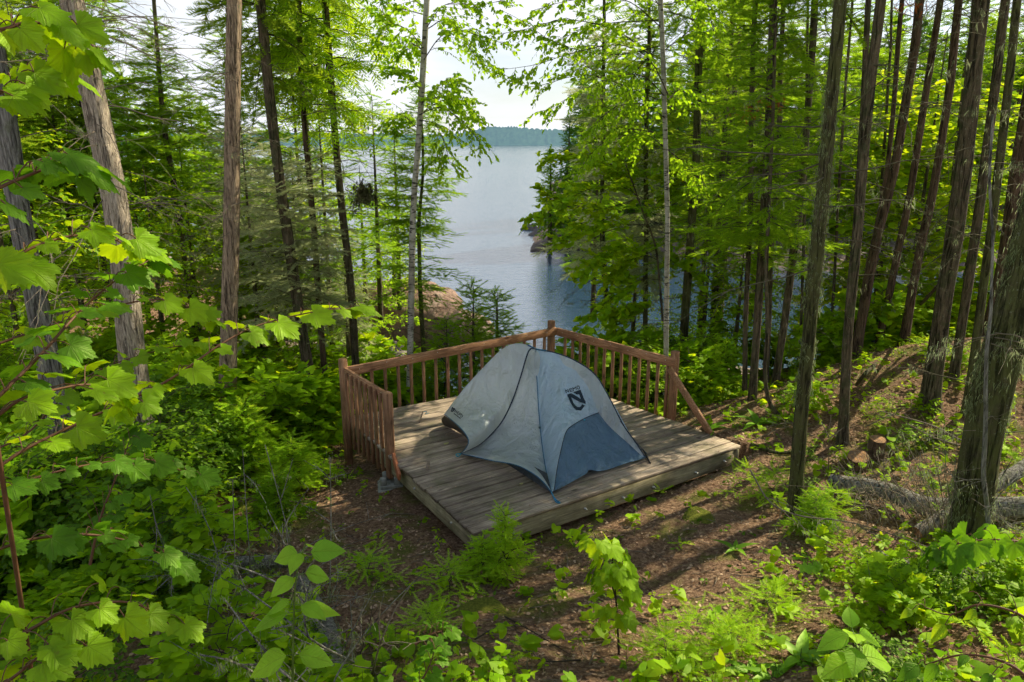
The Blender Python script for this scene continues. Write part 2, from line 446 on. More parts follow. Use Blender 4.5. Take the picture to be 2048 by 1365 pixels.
# ------------------------------------------------------------------ terrain
GP = np.array([(0, 0, 1.7), (-3, 0, 1.5), (3, 0, 2.0), (0, -4, 3.0), (-6, -2, 2.4), (6, -2, 3), (0, 2.2, .95), (0, 3.3, .48), (-1.2, 3, .5), (-2.5, 3.2, .35), (2, 3.2, .7), (3.2, 3, 1.1), (1, 4.4, .05), (-1, 4.5, .0),
  (0, 5.3, -.26), (1.5, 6.0, -.24), (2.8, 7.0, -.2), (-1.3, 6.6, -.38), (-2.1, 7.4, -.5), (-2.6, 8.6, -.75), (-3.2, 5.2, -.1), (-4, 7, -.4), (-6.5, 6, -.3), (-5, 3, .4), (-4, 10, -.95), (-3, 12, -1.3), (-6, 12, -1.1), (-9, 9, -.7),
  (-8, 16, -1.6), (-5, 17, -1.9), (-1, 12, -1.6), (0.6, 10.8, -.9), (1.5, 13, -1.8), (0, 15, -2.55), (2, 10, -.55), (3, 11.5, -1.1), (-2.5, 15, -2.1), (3.1, 8.4, -.12), (4.3, 9.0, .30), (3.8, 8.6, .12),
  (5.5, 9.6, .72), (7, 9.8, .80), (9.5, 10, .9), (4.2, 12, -.7), (6, 12.5, -.35), (5, 15, -2.1), (8, 12.5, -.2), (9, 16, -1.9), (12, 15, -1.), (5, 6, .25), (5, 4, .8), (8, 6.5, .8), (3.7, 5.4, .08), (3.4, 6.4, -.05), (2, 4.6, .1),
  (0, 18, -3.6), (5.2, 18.8, -2.40), (3.2, 18.2, -2.48), (7, 19.5, -2.42), (9, 20, -3.6), (-3, 19, -2.9), (-5, 23, -2.2), (-9, 24, -1.3), (-12, 31, -1.7), (-16, 37, -1.9), (-3, 24, -3.6), (0, 24, -4.4), (-6, 30, -2.6), (-9, 37, -3.4), (-2, 30, -4.5), (6, 26, -4.5), (14, 26, -4.5), (16, 18, -2.6), (14, 8, 1.2),
  (-14, 12, -.8), (-14, 24, -1.), (-20, 30, -1.4), (20, 4, 2), (-12, 2, .8), (-16, 40, -3.2), (-4, 40, -4.5), (16, 36, -4.5)], float)
def gbase(x, y):
    x = np.asarray(x, float); y = np.asarray(y, float); sh = x.shape; x = x.ravel(); y = y.ravel(); out = np.empty(len(x))
    bw = .95 + .10 * np.maximum(0, y - 9) + .06 * np.maximum(0, np.abs(x) - 4)
    for s in range(0, len(x), 20000):
        xs, ys, b = x[s:s + 20000], y[s:s + 20000], bw[s:s + 20000]
        d2 = (xs[:, None] - GP[:, 0]) ** 2 + (ys[:, None] - GP[:, 1]) ** 2
        e = -d2 / (2 * b[:, None] ** 2); e -= e.max(1, keepdims=True); w = np.exp(e)
        out[s:s + 20000] = (w * GP[:, 2]).sum(1) / w.sum(1)
    return out.reshape(sh)
DK = None
def inside_deck(x, y, m=0.):
    P = DK; r = np.ones(np.shape(x), bool)
    for i in range(4):
        a, b = P[i], P[(i + 1) % 4]; e = b - a; e = e / np.linalg.norm(e)
        r &= ((e[0] * (y - a[1]) - e[1] * (x - a[0])) > -m)
    return r
def ground(x, y):
    x = np.asarray(x, float); y = np.asarray(y, float)
    z = gbase(x, y)
    p = np.stack([x, y, 0 * x], -1)
    z = z + .10 * fbm(p * .8, 3) + .035 * fbm(p * 4.1 + 9, 3)
    if DK is not None:
        ins = inside_deck(x, y, .12); z = np.where(ins, np.minimum(z, -.30), z)
    return z
def gz(x, y): return float(ground(np.array([x]), np.array([y]))[0])
F2, R2, B2, L2 = [at(*p)[:2] for p in ((949, 1067), (1483, 891), (1110, 756), (692, 834))]
DK = [F2, R2, B2, L2]
WL = -2.5

def spaced(a, b, c0, c1, fine, coarse):
    xs = [c0]
    while xs[-1] < c1: xs.append(xs[-1] + fine)
    s = fine
    while xs[-1] < b: s = min(s * 1.12, coarse); xs.append(xs[-1] + s)
    lo = [c0]; s = fine
    while lo[-1] > a: s = min(s * 1.12, coarse); lo.append(lo[-1] - s)
    return np.array(lo[:0:-1] + xs)
gx = spaced(-45, 60, -3.5, 6.5, .055, 2.); gy = spaced(-10, 45, 2.2, 11.5, .055, 1.5)
XX, YY = np.meshgrid(gx, gy, indexing='ij')
ZZ = ground(XX, YY)
mg = M(); mg.add(np.stack([XX, YY, ZZ], -1).reshape(-1, 3), grid_faces(len(gx), len(gy)))
def ground_mat():
    t = NT('forest_floor'); co = t.geo()
    n1 = t.noise(co, 28, 6, .75, .4); n2 = t.noise(co, 1.7, 5, .6, .3); n3 = t.noise(co, 90, 4, .7); n4 = t.noise(co, 7, 4, .7)
    lit = t.ramp(n1, [(.28, (.045, .026, .016)), (.46, (.17, .10, .062)), (.58, (.34, .22, .14)), (.72, (.58, .43, .30))])
    mo = t.ramp(n3, [(.3, (.030, .048, .006)), (.7, (.22, .25, .035))])
    mk = t.ramp(t.math('ADD', t.math('MULTIPLY', n2, .75), t.math('MULTIPLY', n4, .25)), [(.52, 0.), (.60, 1.)])
    sx = t.n('ShaderNodeSeparateXYZ'); t.l(co, sx.inputs[0])
    col = t.mix(t.math('MULTIPLY', mk, .8), lit, mo)
    # granite near the waterline
    rk = t.ramp(sx.outputs[2], [(0., 1.), (1., 0.)]); mr = t.n('ShaderNodeMapRange'); t.l(sx.outputs[2], mr.inputs[0])
    mr.inputs[1].default_value = -2.6; mr.inputs[2].default_value = -2.0; mr.inputs[3].default_value = 1.; mr.inputs[4].default_value = 0.
    col = t.mix(mr.outputs[0], col, t.ramp(n4, [(.3, (.16, .14, .12)), (.7, (.46, .41, .35))]))
    h = t.math('ADD', n1, t.math('MULTIPLY', n3, .6))
    return t.finish(t.pbr(col, .92, t.bump(h, 1., .03), .12))
GM = ground_mat()
g = part('ground', mg, GM); g['kind'] = 'structure'

# ------------------------------------------------------------------ lake
mw = M(); wx = np.linspace(-900, 900, 60); wy = np.concatenate([np.linspace(9, 60, 60), np.geomspace(62, 4200, 50)])
WX, WY = np.meshgrid(wx, wy, indexing='ij'); mw.add(np.stack([WX, WY, WX * 0 + WL], -1).reshape(-1, 3), grid_faces(len(wx), len(wy)))
def water_mat():
    t = NT('lake_water'); co = t.geo()
    a = t.noise(t.geo((1., 1.7, 1)), 1.7, 4, .6, .8); b = t.noise(t.geo((1., 1.5, 1)), 7.5, 3, .6, .5); c = t.noise(t.geo((.3, .8, 1)), .35, 3, .5)
    big = t.noise(t.geo((.01, .06, 1)), .35, 3, .5)
    h = t.math('ADD', t.math('ADD', t.math('MULTIPLY', a, .6), t.math('MULTIPLY', b, .16)), t.math('MULTIPLY', c, .25))
    n = t.bump(h, .40, .10)
    bs = t.pbr((.03, .065, .12), .04, n, .5); bs.inputs['IOR'].default_value = 2.5
    r = t.ramp(big, [(.3, .07), (.7, .10)]); t.l(r, bs.inputs['Roughness'])
    return t.finish(bs)
w = part('lake_water', mw, water_mat()); w['kind'] = 'structure'

# ------------------------------------------------------------------ sky and sun
SUN_AZ, SUN_EL = math.radians(55), math.radians(40)
sunvec = np.array([math.sin(SUN_AZ) * math.cos(SUN_EL), math.cos(SUN_AZ) * math.cos(SUN_EL), math.sin(SUN_EL)])
world = bpy.data.worlds.new("World"); scene.world = world; world.use_nodes = True
nt = world.node_tree; nt.nodes.clear()
wo = nt.nodes.new('ShaderNodeOutputWorld'); bg = nt.nodes.new('ShaderNodeBackground'); sky = nt.nodes.new('ShaderNodeTexSky')
sky.sky_type = 'NISHITA'; sky.sun_disc = False; sky.sun_elevation = SUN_EL; sky.sun_rotation = SUN_AZ
sky.air_density = 1.0; sky.dust_density = 1.2; sky.ozone_density = 1.5
tc = nt.nodes.new('ShaderNodeTexCoord'); mp = nt.nodes.new('ShaderNodeMapping'); mp.inputs['Scale'].default_value = (1, 1, 3.2)
cn = nt.nodes.new('ShaderNodeTexNoise'); cn.inputs['Scale'].default_value = 2.6; cn.inputs['Detail'].default_value = 6; cn.inputs['Roughness'].default_value = .55; cn.inputs['Distortion'].default_value = .3
rp = nt.nodes.new('ShaderNodeValToRGB'); rp.color_ramp.elements[0].position = .27; rp.color_ramp.elements[1].position = .50
mx = nt.nodes.new('ShaderNodeMix'); mx.data_type = 'RGBA'; 
sxyz = nt.nodes.new('ShaderNodeSeparateXYZ'); zr = nt.nodes.new('ShaderNodeValToRGB'); nt.links.new(tc.outputs['Generated'], sxyz.inputs[0]); nt.links.new(sxyz.outputs[2], zr.inputs[0])
for e_, (p_, c_) in zip([zr.color_ramp.elements[0], zr.color_ramp.elements[1]], ((.32, (6.9, 7.1, 7.4)), (.55, (2.3, 2.7, 3.5)))): e_.position = p_; e_.color = (*c_, 1)
nt.links.new(zr.outputs[0], mx.inputs[7])
nt.links.new(tc.outputs['Generated'], mp.inputs[0]); nt.links.new(mp.outputs[0], cn.inputs['Vector']); nt.links.new(cn.outputs['Fac'], rp.inputs[0])
nt.links.new(rp.outputs[0], mx.inputs[0]); nt.links.new(sky.outputs[0], mx.inputs[6]); nt.links.new(mx.outputs[2], bg.inputs[0]); nt.links.new(bg.outputs[0], wo.inputs[0])
bg.inputs[1].default_value = .15
sl = bpy.data.lights.new('sun', 'SUN'); sl.energy = 5.0; sl.angle = math.radians(.5); sl.color = (1.68, 1.49, 1.06)
so = bpy.data.objects.new('sun', sl); COL.objects.link(so); so.rotation_euler = Vector(tuple(-sunvec)).to_track_quat('-Z', 'Y').to_euler()
so.location = Vector(tuple(sunvec * 30))

cam = bpy.data.cameras.new('camera'); co_ = bpy.data.objects.new('camera', cam); COL.objects.link(co_)
cam.sensor_width = 36; cam.lens = FPX / 2048 * 36; cam.clip_end = 9000; cam.clip_start = .05
co_.location = (0, 0, CAMH); co_.rotation_euler = (PI / 2 - PITCH, 0, 0)
scene.camera = co_
scene.view_settings.view_transform = 'Standard'; scene.view_settings.look = 'None'
scene.view_settings.exposure = 0; scene.view_settings.gamma = 1
cy = scene.cycles; cy.use_denoising = True
try: cy.denoiser = 'OPENIMAGEDENOISE'
except Exception: pass
cy.max_bounces = 4; cy.diffuse_bounces = 2; cy.glossy_bounces = 2; cy.transmission_bounces = 2; cy.transparent_max_bounces = 2
cy.sample_clamp_indirect = 6; cy.use_adaptive_sampling = True; cy.adaptive_threshold = .07
# ------------------------------------------------------------------ tent platform
def v3(p, z=0.): return np.array([p[0], p[1], z])
W_GREY = mat_wood('weathered_deck_wood', (.072, .054, .040), (.175, .138, .106), (.31, .26, .20), 1., .45, 0)
W_FASC = mat_wood('grey_green_board', (.10, .085, .048), (.20, .175, .11), (.31, .275, .18), 1., .55, 0, False)
W_RAIL = mat_wood('cedar_rail_wood', (.085, .040, .021), (.19, .098, .052), (.34, .21, .125), 1.3, .16, 0)
W_POST = mat_wood('cedar_post_wood', (.070, .034, .018), (.16, .083, .045), (.29, .175, .105), 1.3, .35, 2)
plat = thing('tent_platform', 'square weathered wooden deck with brown railing under the grey tent', 'wooden platform', v3((F2 + R2 + B2 + L2) / 4, -.3))
PL = np.array(plat.location)
# the boards are built in a frame whose x runs along them so the grain follows
md = M(); NB = 23
for i in range(NB):
    a = i / NB; b = (i + 1) / NB - .0022 * 1
    gap = .006 / 3.3
    p0 = F2 + (L2 - F2) * (a + gap); p1 = F2 + (L2 - F2) * (b - gap * .2)
    q0 = R2 + (B2 - R2) * (a + gap); q1 = R2 + (B2 - R2) * (b - gap * .2)
    jl, jr = random.uniform(-.012, .012), random.uniform(-.012, .012); dz = random.uniform(-.003, .003)
    u = (q0 - p0) / np.linalg.norm(q0 - p0); p0, p1, q0, q1 = p0 + u * jl, p1 + u * jl, q0 + u * jr, q1 + u * jr
    ns = 14; vs = []
    for k in range(ns + 1):
        s = k / ns
        for (pa, qa, z) in ((p0, q0, -.036), (p0, q0, -.004), (p0 + (p1 - p0) * .05, q0 + (q1 - q0) * .05, 0), (p0 + (p1 - p0) * .95, q0 + (q1 - q0) * .95, 0), (p1, q1, -.004), (p1, q1, -.036)):
            c = pa + (qa - pa) * s; vs.append((c[0], c[1], z + dz + .003 * math.sin(i * 3.7 + s * 4)))
    n6 = 6; f = [[k * n6 + j, (k + 1) * n6 + j, (k + 1) * n6 + (j + 1) % n6, k * n6 + (j + 1) % n6] for k in range(ns) for j in range(n6)]
    f += [[0, 1, 4, 5], [1, 2, 3, 4], [ns * n6 + 5, ns * n6 + 4, ns * n6 + 1, ns * n6], [ns * n6 + 4, ns * n6 + 3, ns * n6 + 2, ns * n6 + 1]]
    md.add(vs, np.array(f))
uFR = (R2 - F2) / np.linalg.norm(R2 - F2); uFL = (L2 - F2) / np.linalg.norm(L2 - F2)
def rotpart(name, m, mat, parent, ang):
    """object rotated about z so that its local x follows the wood grain"""
    off = parent.location
    ca, sa = math.cos(-ang), math.sin(-ang); Rm = np.array([[ca, -sa, 0], [sa, ca, 0], [0, 0, 1]])
    for i in range(len(m.v)): m.v[i] = (m.v[i] - np.array(off)) @ Rm.T
    me = m.mesh(name, (0, 0, 0), False); me.materials.append(mat)
    o = bpy.data.objects.new(name, me); COL.objects.link(o); o.parent = parent; o.rotation_euler = (0, 0, ang); return o
aFR = math.atan2(uFR[1], uFR[0]); aFL = math.atan2(uFL[1], uFL[0])
rotpart('decking', md, W_GREY, plat, aFR)
nrm = np.array([-uFR[1], uFR[0]])  # pointing back (away from camera)
def edge_board(p, q, z0, z1, th, out, name='fascia_board', mat=W_FASC):
    m = M(); d = (q - p) / np.linalg.norm(q - p); n = np.array([d[1], -d[0]])
    if np.dot(n, out) < 0: n = -n
    c = (p + q) / 2 + n * (-.03 - th / 2)
    add_box(m, v3(c, (z0 + z1) / 2), v3(d), v3(n), (0, 0, 1), np.linalg.norm(q - p) - .004, th, z1 - z0)
    return rotpart(name, m, mat, plat, math.atan2(d[1], d[0]))
cen = (F2 + R2 + B2 + L2) / 4
edge_board(F2, R2, -.235, -.041, .04, F2 - cen)
edge_board(F2 - uFR * .0 + uFL * .05, L2, -.235, -.041, .04, L2 - R2)
edge_board(L2, B2, -.235, -.041, .04, B2 - F2)
edge_board(R2, B2, -.235, -.041, .04, R2 - L2)
for k in range(1, 6):
    a = F2 + (R2 - F2) * k / 6; b = L2 + (B2 - L2) * k / 6; m = M(); a = a + (b - a) * .04; b = b + (a - b) * .04
    add_bar(m, v3(a, -.14), v3(b, -.14), .19, .04); o = rotpart('joist', m, W_FASC, plat, aFL)
for t_ in (.12, .36, .5, .62, .8, .93):
    p = F2 + (R2 - F2) * t_ - nrm * -.02; m = M()
    q = v3(p, -.14 - .01 * (int(t_ * 100) % 3)); P = np.array([q + v3(nrm) * .02, q - v3(nrm) * .012, q - v3(nrm) * .014])
    V, F = tubes(P, np.array([.014, .014, .0]), 6); m.add(V, F); P = np.array([q, q - v3(nrm) * .03, q - v3(nrm) * .032]); V, F = tubes(P, np.array([.006, .006, .0]), 6); m.add(V, F)
    part('bolt', m, STEEL, plat)
for t_ in (.15, .4):
    p = F2 + (L2 - F2) * t_ ; m = M(); nl = np.array([-uFL[1], uFL[0]]); q = v3(p, -.14)
    P = np.array([q + v3(uFR) * .035, q - v3(uFR) * .0, q + v3(uFR) * .0]); P = np.array([q + v3(uFR) * .04, q + v3(uFR) * .014, q + v3(uFR) * .012])
    V, F = tubes(P, np.array([.012, .012, .0]), 6); m.add(V, F); part('bolt', m, STEEL, plat)
# foundation blocks
RH = .667
def post(p, z0, z1, lab=None, w=.089):
    m = M(); add_box(m, v3(p, (z0 + z1) / 2), v3(uFR), v3(-nrm), (0, 0, 1), w, w, z1 - z0)
    o = rotpart('post', m, W_POST, plat, aFR)
    if lab: o['label'] = lab
    return o
pL = at(690, 735, RH)[:2] + np.array([-.03, .03]); pB = at(1103, 656, RH)[:2] + np.array([.0, .045])
pN = at(774, 787, RH + .03)[:2] + np.array([0., 0.02]); pR = at(1349, 718, RH)[:2] + np.array([.02, .06])
post(pL, -.75, RH + .10); post(pB, -1.2, RH + .10); post(pN, gz(*pN) + .10, RH + .035); post(pR, -.4, RH + .085)
def rail(p, q, z0, h=.115, t=.038, side=0):
    m = M(); add_bar(m, v3(p, z0 - h / 2), v3(q, z0 - h / 2), h, t); d = q - p
    return rotpart('top_rail', m, W_RAIL, plat, math.atan2(d[1], d[0]))
rLl = at(689, 735, RH)[:2]; rBl = at(1112, 655, RH)[:2]; rRe = at(1353, 718, RH)[:2]; rN = at(777, 787, RH)[:2]
rail(rLl, rBl, RH); rail(rBl + (rRe - rBl) * .012, rRe, RH - .002); rail(rLl + (rN - rLl) * .02, rN - (rN - rLl) * .03, RH - .001, h=.09)
def balusters(p, q, n, off, z0, z1, inn):
    for i in range(n):
        s = (i + 1) / (n + 1); c = p + (q - p) * s; d = (q - p) / np.linalg.norm(q - p); nn = np.array([d[1], -d[0]]) * off
        m = M(); jz = random.uniform(-.01, .01); add_box(m, v3(c + nn, (z0 + z1) / 2 + jz), v3(d), v3(nn / abs(off)), (0, 0, 1), .036, .036, z1 - z0)
        # tiny lean
        rotpart('baluster', m, W_POST, plat, math.atan2(d[1], d[0]))
bl = L2 + (rLl - L2) * .5; 
balusters(rLl, rBl, 17, -.040, -.20, RH - .03, 0)
balusters(rBl, rRe, 13, -.040, -.20, RH - .03, 0)
balusters(rLl, rN, 8, .042, -.30, RH - .02, 0)
m = M(); b0 = at(1339, 738, RH - .06); b1 = at(1421, 868, .0); add_bar(m, b0, b1, .085, .036, up=np.cross(v3(rRe - rBl), (0, 0, 1)) * 0 + np.array([0, 0, 1])); o = part('brace', m, W_RAIL, plat, False)
m = M(); b0 = at(785, 912, .02); b1 = at(797, 965, -.17); add_bar(m, b0 + [.01, 0, 0], at(799, 955, -.10), .10, .03); o = part('brace', m, mat_wood('fresh_red_board', (.20, .06, .025), (.32, .11, .05), (.42, .17, .09), .8, 0, 2), plat, False); o['label'] = 'short orange-red offcut of board by the near corner post'
for (p_, q_, n_) in ((rLl, rBl, 9), (rBl, rRe, 7), (rLl, rN, 4)):
    d_ = (q_ - p_) / np.linalg.norm(q_ - p_); n2_ = np.array([d_[1], -d_[0]]); n2_ = n2_ if np.dot(n2_, -p_) > 0 else -n2_
    for k_ in range(n_):
        c_ = v3(p_ + (q_ - p_) * (k_ + .5) / n_ + n2_ * .019, RH - .05 + .02 * (k_ % 2)); m = M(); V, F = tubes(np.array([c_, c_ + v3(n2_) * .003, c_ + v3(n2_) * .0032]), np.array([.006, .006, 0]), 6); m.add(V, F); part('screw', m, STEEL, plat)
# concrete deck block
cb = v3(pN, gz(*pN)); m = M()
zt = gz(*pN) + .10
for (sx, sy, z0, z1) in ((.30, .30, -.12, .02), (.24, .24, .02, .055)):
    add_box(m, cb + [0, 0, (z0 + z1) / 2], (1, .2, 0), (-.2, 1, 0), (0, 0, 1), sx, sy, z1 - z0)
for i in (-1, 1):
    for j in (-1, 1): add_box(m, cb + np.array([i * .075, j * .075 + i * .015, .09]), (1, .2, 0), (-.2, 1, 0), (0, 0, 1), .07, .07, .09)
solo('concrete_block', m, CONC, 'grey concrete deck block under the near corner post of the railing', 'concrete block', cb, smooth=False)
# pegs standing in the gaps, leaves on the boards, loose cord
def peg(a, b, w, lab):
    m = M(); add_bar(m, a, b, w, .018, up=(1, .3, 0)); solo('wooden_peg', m, W_GREY, lab, 'peg', a, 'pegs wedged between the deck boards', False)
peg(at(855, 944, -.02), at(857, 922, .10) , .03, 'short flat wooden peg standing upright near the deck edge')
peg(at(838, 848, -.02), at(846, 823, .13), .014, 'thin dark leaning peg with blue cord near the back of the deck')
m = M(); c0 = at(846, 824, .125); V, F = tubes(smoothline([c0, c0 + [.05, -.02, .01], c0 + [.03, 0, -.03], c0 + [.07, .02, -.02]], 16), np.full(16, .004), 5)
m.add(V, F); solo('cord', m, plain('blue_cord', (.10, .35, .45), .6), 'pale blue loop of cord tied to the thin leaning peg', 'cord', c0)
for px, py, s, lab in ((887, 889, .075, 'pale yellow fallen leaf lying on the deck left of the tent'), (1039, 969, .05, 'small light green leaf lying on the deck in front of the tent')):
    c = at(px, py, .008); m = M(); V, F, uv = T_OVAL; m.add((V * [1, 1.3, -.25]) @ np.array([[.8, .6, 0], [-.6, .8, 0], [0, 0, 1]]) * s + c, F)
    solo('fallen_leaf', m, leafmat('pale_leaf', (.30, .30, .12), (.42, .40, .20), .2, boost=1., hue=(1, 1, 1)), lab, 'leaf', c)
bits = M(); n = 260; s_, t_ = RNG.random(n), RNG.random(n) ** 1.3
pts = F2 + np.outer(s_, R2 - F2) + np.outer(t_, L2 - F2); V, F, uv = T_BIRCH
mt = frames(np.c_[RNG.standard_normal((n, 2)), np.zeros(n)], np.c_[RNG.standard_normal((n, 2)) * .3, np.ones(n)], RNG.uniform(.006, .022, n))
V, F, _ = inst(V, F, mt, np.c_[pts, np.full(n, .007)]); bits.add(V, F); o = part('leaf_bits', bits, LF_DRY); tag(o, 'tiny dry leaf crumbs scattered over the deck boards', 'leaf litter', kind='stuff')

# ------------------------------------------------------------------ tent
def fabric(name, c, tc, trans, gl, rough, wr=1.):
    t = NT(name); co = t.coord('Object')
    w1 = t.noise(t.coord('Object', (1, 1, .45)), 7, 4, .6, 1.2); w2 = t.noise(co, 38, 4, .7, 1.); w3 = t.noise(t.coord('Object', (1.6, 1.6, .25)), 4, 3, .5, .6)
    h = t.math('ADD', t.math('ADD', t.math('MULTIPLY', w1, 1.), t.math('MULTIPLY', w2, .25)), t.math('MULTIPLY', w3, 1.1))
    n = t.bump(h, 1. * wr, .05)
    cc = t.ramp(w3, [(.3, tuple(a * .86 for a in c)), (.7, tuple(a * 1.1 for a in c))])
    d = t.n('ShaderNodeBsdfDiffuse'); t.l(cc, d.inputs[0]); t.l(n, d.inputs['Normal'])
    tr = t.n('ShaderNodeBsdfTranslucent'); tr.inputs[0].default_value = (*tc, 1); t.l(n, tr.inputs['Normal'])
    g = t.n('ShaderNodeBsdfGlossy', Roughness=rough); g.inputs[0].default_value = (.85, .93, 1., 1); t.l(n, g.inputs['Normal'])
    m1 = t.n('ShaderNodeMixShader', Fac=trans); t.l(d.outputs[0], m1.inputs[1]); t.l(tr.outputs[0], m1.inputs[2])
    m2 = t.n('ShaderNodeMixShader', Fac=gl); t.l(m1.outputs[0], m2.inputs[1]); t.l(g.outputs[0], m2.inputs[2])
    return t.finish(m2.outputs[0])
TF = fabric('silver_grey_nylon', (.63, .69, .71), (.80, .85, .78), .48, .26, .33)
TB = fabric('sky_tinted_nylon', (.46, .66, .84), (.52, .76, .95), .46, .30, .30)  # head panel: blue of the reflected sky put into the fabric colour
TD = fabric('dark_blue_grey_nylon', (.13, .24, .37), (.20, .34, .50), .3, .05, .5, 1.)
TI = fabric('dark_grey_mesh', (.045, .050, .055), (.07, .08, .08), .3, .06, .5)
TRIM = plain('blue_trim', (.03, .14, .26), .5, .15); ZIP = plain('dark_zip', (.015, .035, .065), .5, .15); PRINT = plain('dark_print', (.012, .028, .045), .6, .05); BLK = plain('black_webbing', (.015, .016, .018), .6, .1)
F1 = at(1103, 985, .02); R1 = at(1291, 916, .02); C1 = at(922, 908, .03); HUB = at(1072, 699, .98); FT = at(889, 829, .22)
up3 = np.array([0, 0, 1.])
def pathplane(pts, a, b, n=25):
    nn = np.cross(b - a, up3); nn /= np.linalg.norm(nn)
    out = [a]
    for (x, y) in pts: out.append(onplane(x, y, a, nn))
    out.append(b); return smoothline(out, n)
tent = thing('tent', 'silver-grey and blue one-person tent pitched on the wooden deck', 'tent', v3(((F1 + R1) / 2 * .5 + FT * .5)[:2], 0))
NT_ = 41
S1 = pathplane([(1074, 760), (1080, 850), (1090, 930)], HUB, F1, NT_)
S2 = pathplane([(1112, 707), (1150, 722), (1188, 748), (1214, 788), (1246, 850), (1270, 884)], HUB, R1, NT_)
RG = pathplane([(1055, 691), (1032, 688), (1008, 697), (985, 717), (930, 776)], HUB, FT, NT_)
ZP = pathplane([(1058, 703), (1040, 760), (1022, 810), (1000, 850), (962, 888)], HUB, C1, NT_)
fdir = norm(FT - (F1 + R1) / 2); 
# hem curves
HM1 = pathplane([(950, 914), (985, 922), (1030, 930), (1062, 945), (1085, 963)], C1, F1, 31)
HM2 = pathplane([(934, 893), (937, 880), (926, 862), (910, 846)], C1, FT, 31)
def coons(top_pt, left, right, bottom, bul, nrmv=None):
    """triangle patch: left/right curves from apex to bottom ends; bottom curve from left end to right end"""
    n = len(left); m_ = len(bottom); V = np.zeros((n, m_, 3)); s = np.linspace(0, 1, m_)
    A, B = left[-1], right[-1]
    dev = bottom - (A + (B - A) * s[:, None])
    for i in range(n):
        t = i / (n - 1)
        base = left[i] + (right[i] - left[i]) * s[:, None] + dev * t ** 3.0
        out = nrmv * bul * math.sin(PI * min(1, t * 1.)) ** .8 * np.sin(PI * s)[:, None]
        V[i] = base + out
    return V
def patch(name, V, mat, th=0, wr=.0):
    m = M(); n, k = V.shape[:2]
    Vv = V.copy()
    if wr: 
        nn = norm(np.cross(V[-1, 0] - V[0, 0], V[-1, -1] - V[0, 0])); amp = wr * fbm(V * [5, 5, 2.2], 3)
        edge = np.sin(PI * np.linspace(0, 1, k))[None] ** .5 * np.sin(PI * np.linspace(0.02, .98, n))[:, None] ** .4
        Vv = V + nn * (amp * edge)[..., None]
    m.add(Vv.reshape(-1, 3), grid_faces(n, k)); return part(name, m, mat, tent), Vv
nA = norm(np.cross(S1[-1] - HUB, C1 - HUB)); nA = nA if nA[1] < 0 or nA[0] < 0 else -nA
if np.dot(nA, CAM - HUB) < 0: nA = -nA
patch('fly_panel', coons(HUB, ZP, S1, HM1, -.02, nA), TF, wr=.012)
nB = norm(np.cross(C1 - HUB, FT - HUB)); nB = nB if np.dot(nB, CAM - HUB) > 0 else -nB
o_, FB = patch('fly_panel', coons(HUB, RG, ZP, HM2[::-1], -.05, nB), TF, wr=.012)
# head panel
nH = norm(np.cross(F1 - HUB, R1 - HUB)); nH = nH if np.dot(nH, CAM - HUB) > 0 else -nH
pH = lambda x, y, o=0.: onplane(x, y, F1 + nH * o, nH)
arch_px = [(1108, 981), (1113, 940), (1121, 900), (1130, 868), (1142, 855), (1170, 839), (1198, 828), (1212, 826), (1230, 835), (1248, 856), (1268, 884), (1289, 915)]
ar = smoothline([pH(x, y) for x, y in arch_px], 2 * NT_ - 1)
outer = np.concatenate([S1[::-1], S2[1:]])
# straighten outer toward head plane bulge
n2 = len(outer); K = 15; V = np.zeros((n2, K, 3))
for k in range(K):
    s = k / (K - 1); V[:, k] = outer + (ar - outer) * s + nH * .05 * math.sin(PI * s * .85) * np.sin(PI * np.linspace(0, 1, n2))[:, None]
bulge_end = nH * .05 * math.sin(PI * .85) * np.sin(PI * np.linspace(0, 1, n2))[:, None]
o_, HP = patch('head_panel', V, TB, wr=.012)
bot = smoothline([pH(1103, 985), pH(1140, 966), pH(1170, 950), pH(1178, 941), pH(1200, 942), pH(1230, 935), pH(1262, 925), pH(1291, 916)], n2)
bot[:, 2] = np.maximum(bot[:, 2], .006)
arr = HP[:, -1]; V = np.zeros((n2, 16, 3))
for k in range(16):
    s = k / 15; V[:, k] = arr + (bot - arr) * s - nH * .03 * math.sin(PI * s) * np.sin(PI * np.linspace(0, 1, n2))[:, None] + nH * .002 + nH * (.02 * math.sin(s * 9 + 1) * np.sin(np.linspace(0, 14, n2)) * s)[:, None]
m = M(); m.add(V.reshape(-1, 3), grid_faces(n2, 16)); part('lower_wall', m, TD, tent)
# far side (mirror of the vestibule)
mid = (F1 + R1) / 2; ax = norm((FT - mid) * [1, 1, 0]); sd = np.array([-ax[1], ax[0], 0])
def mirror(P): d = (P - HUB) @ sd; c0 = (mid - HUB) @ sd; return P - 2 * np.outer(d - c0 * 0, sd) + 0
FT2 = at(905, 822, .0) * 0 + FT + sd * (-.30 if np.dot(sd, R1 - F1) < 0 else .30)
C2 = C1 - 2 * sd * np.dot(C1 - mid, sd)
ZP2 = smoothline([HUB, HUB + (C2 - HUB) * .35 + up3 * .14, HUB + (C2 - HUB) * .7 + up3 * .05, C2], NT_)
nn = np.linspace(0, 1, 31)[:, None]
h3 = C2 + (R1 - C2) * nn + up3 * .06 * np.sin(PI * nn) - (C2 - mid) * .12 * np.sin(PI * nn); h4 = C2 + (FT2 - C2) * nn - (C2 - mid) * .1 * np.sin(PI * nn)
RG2 = RG.copy()
patch('fly_panel', coons(HUB, S2, ZP2, h3[::-1], .0, nH), TF, wr=.012)
patch('fly_panel', coons(HUB, ZP2, RG2, FT + (C2 - FT) * nn[::-1], .0, nH), TF, wr=.012)
V = np.stack([FT + (FT2 - FT) * nn, FT * [1, 1, .2] + (FT2 * [1, 1, .2] - FT * [1, 1, .2]) * nn], 0); 
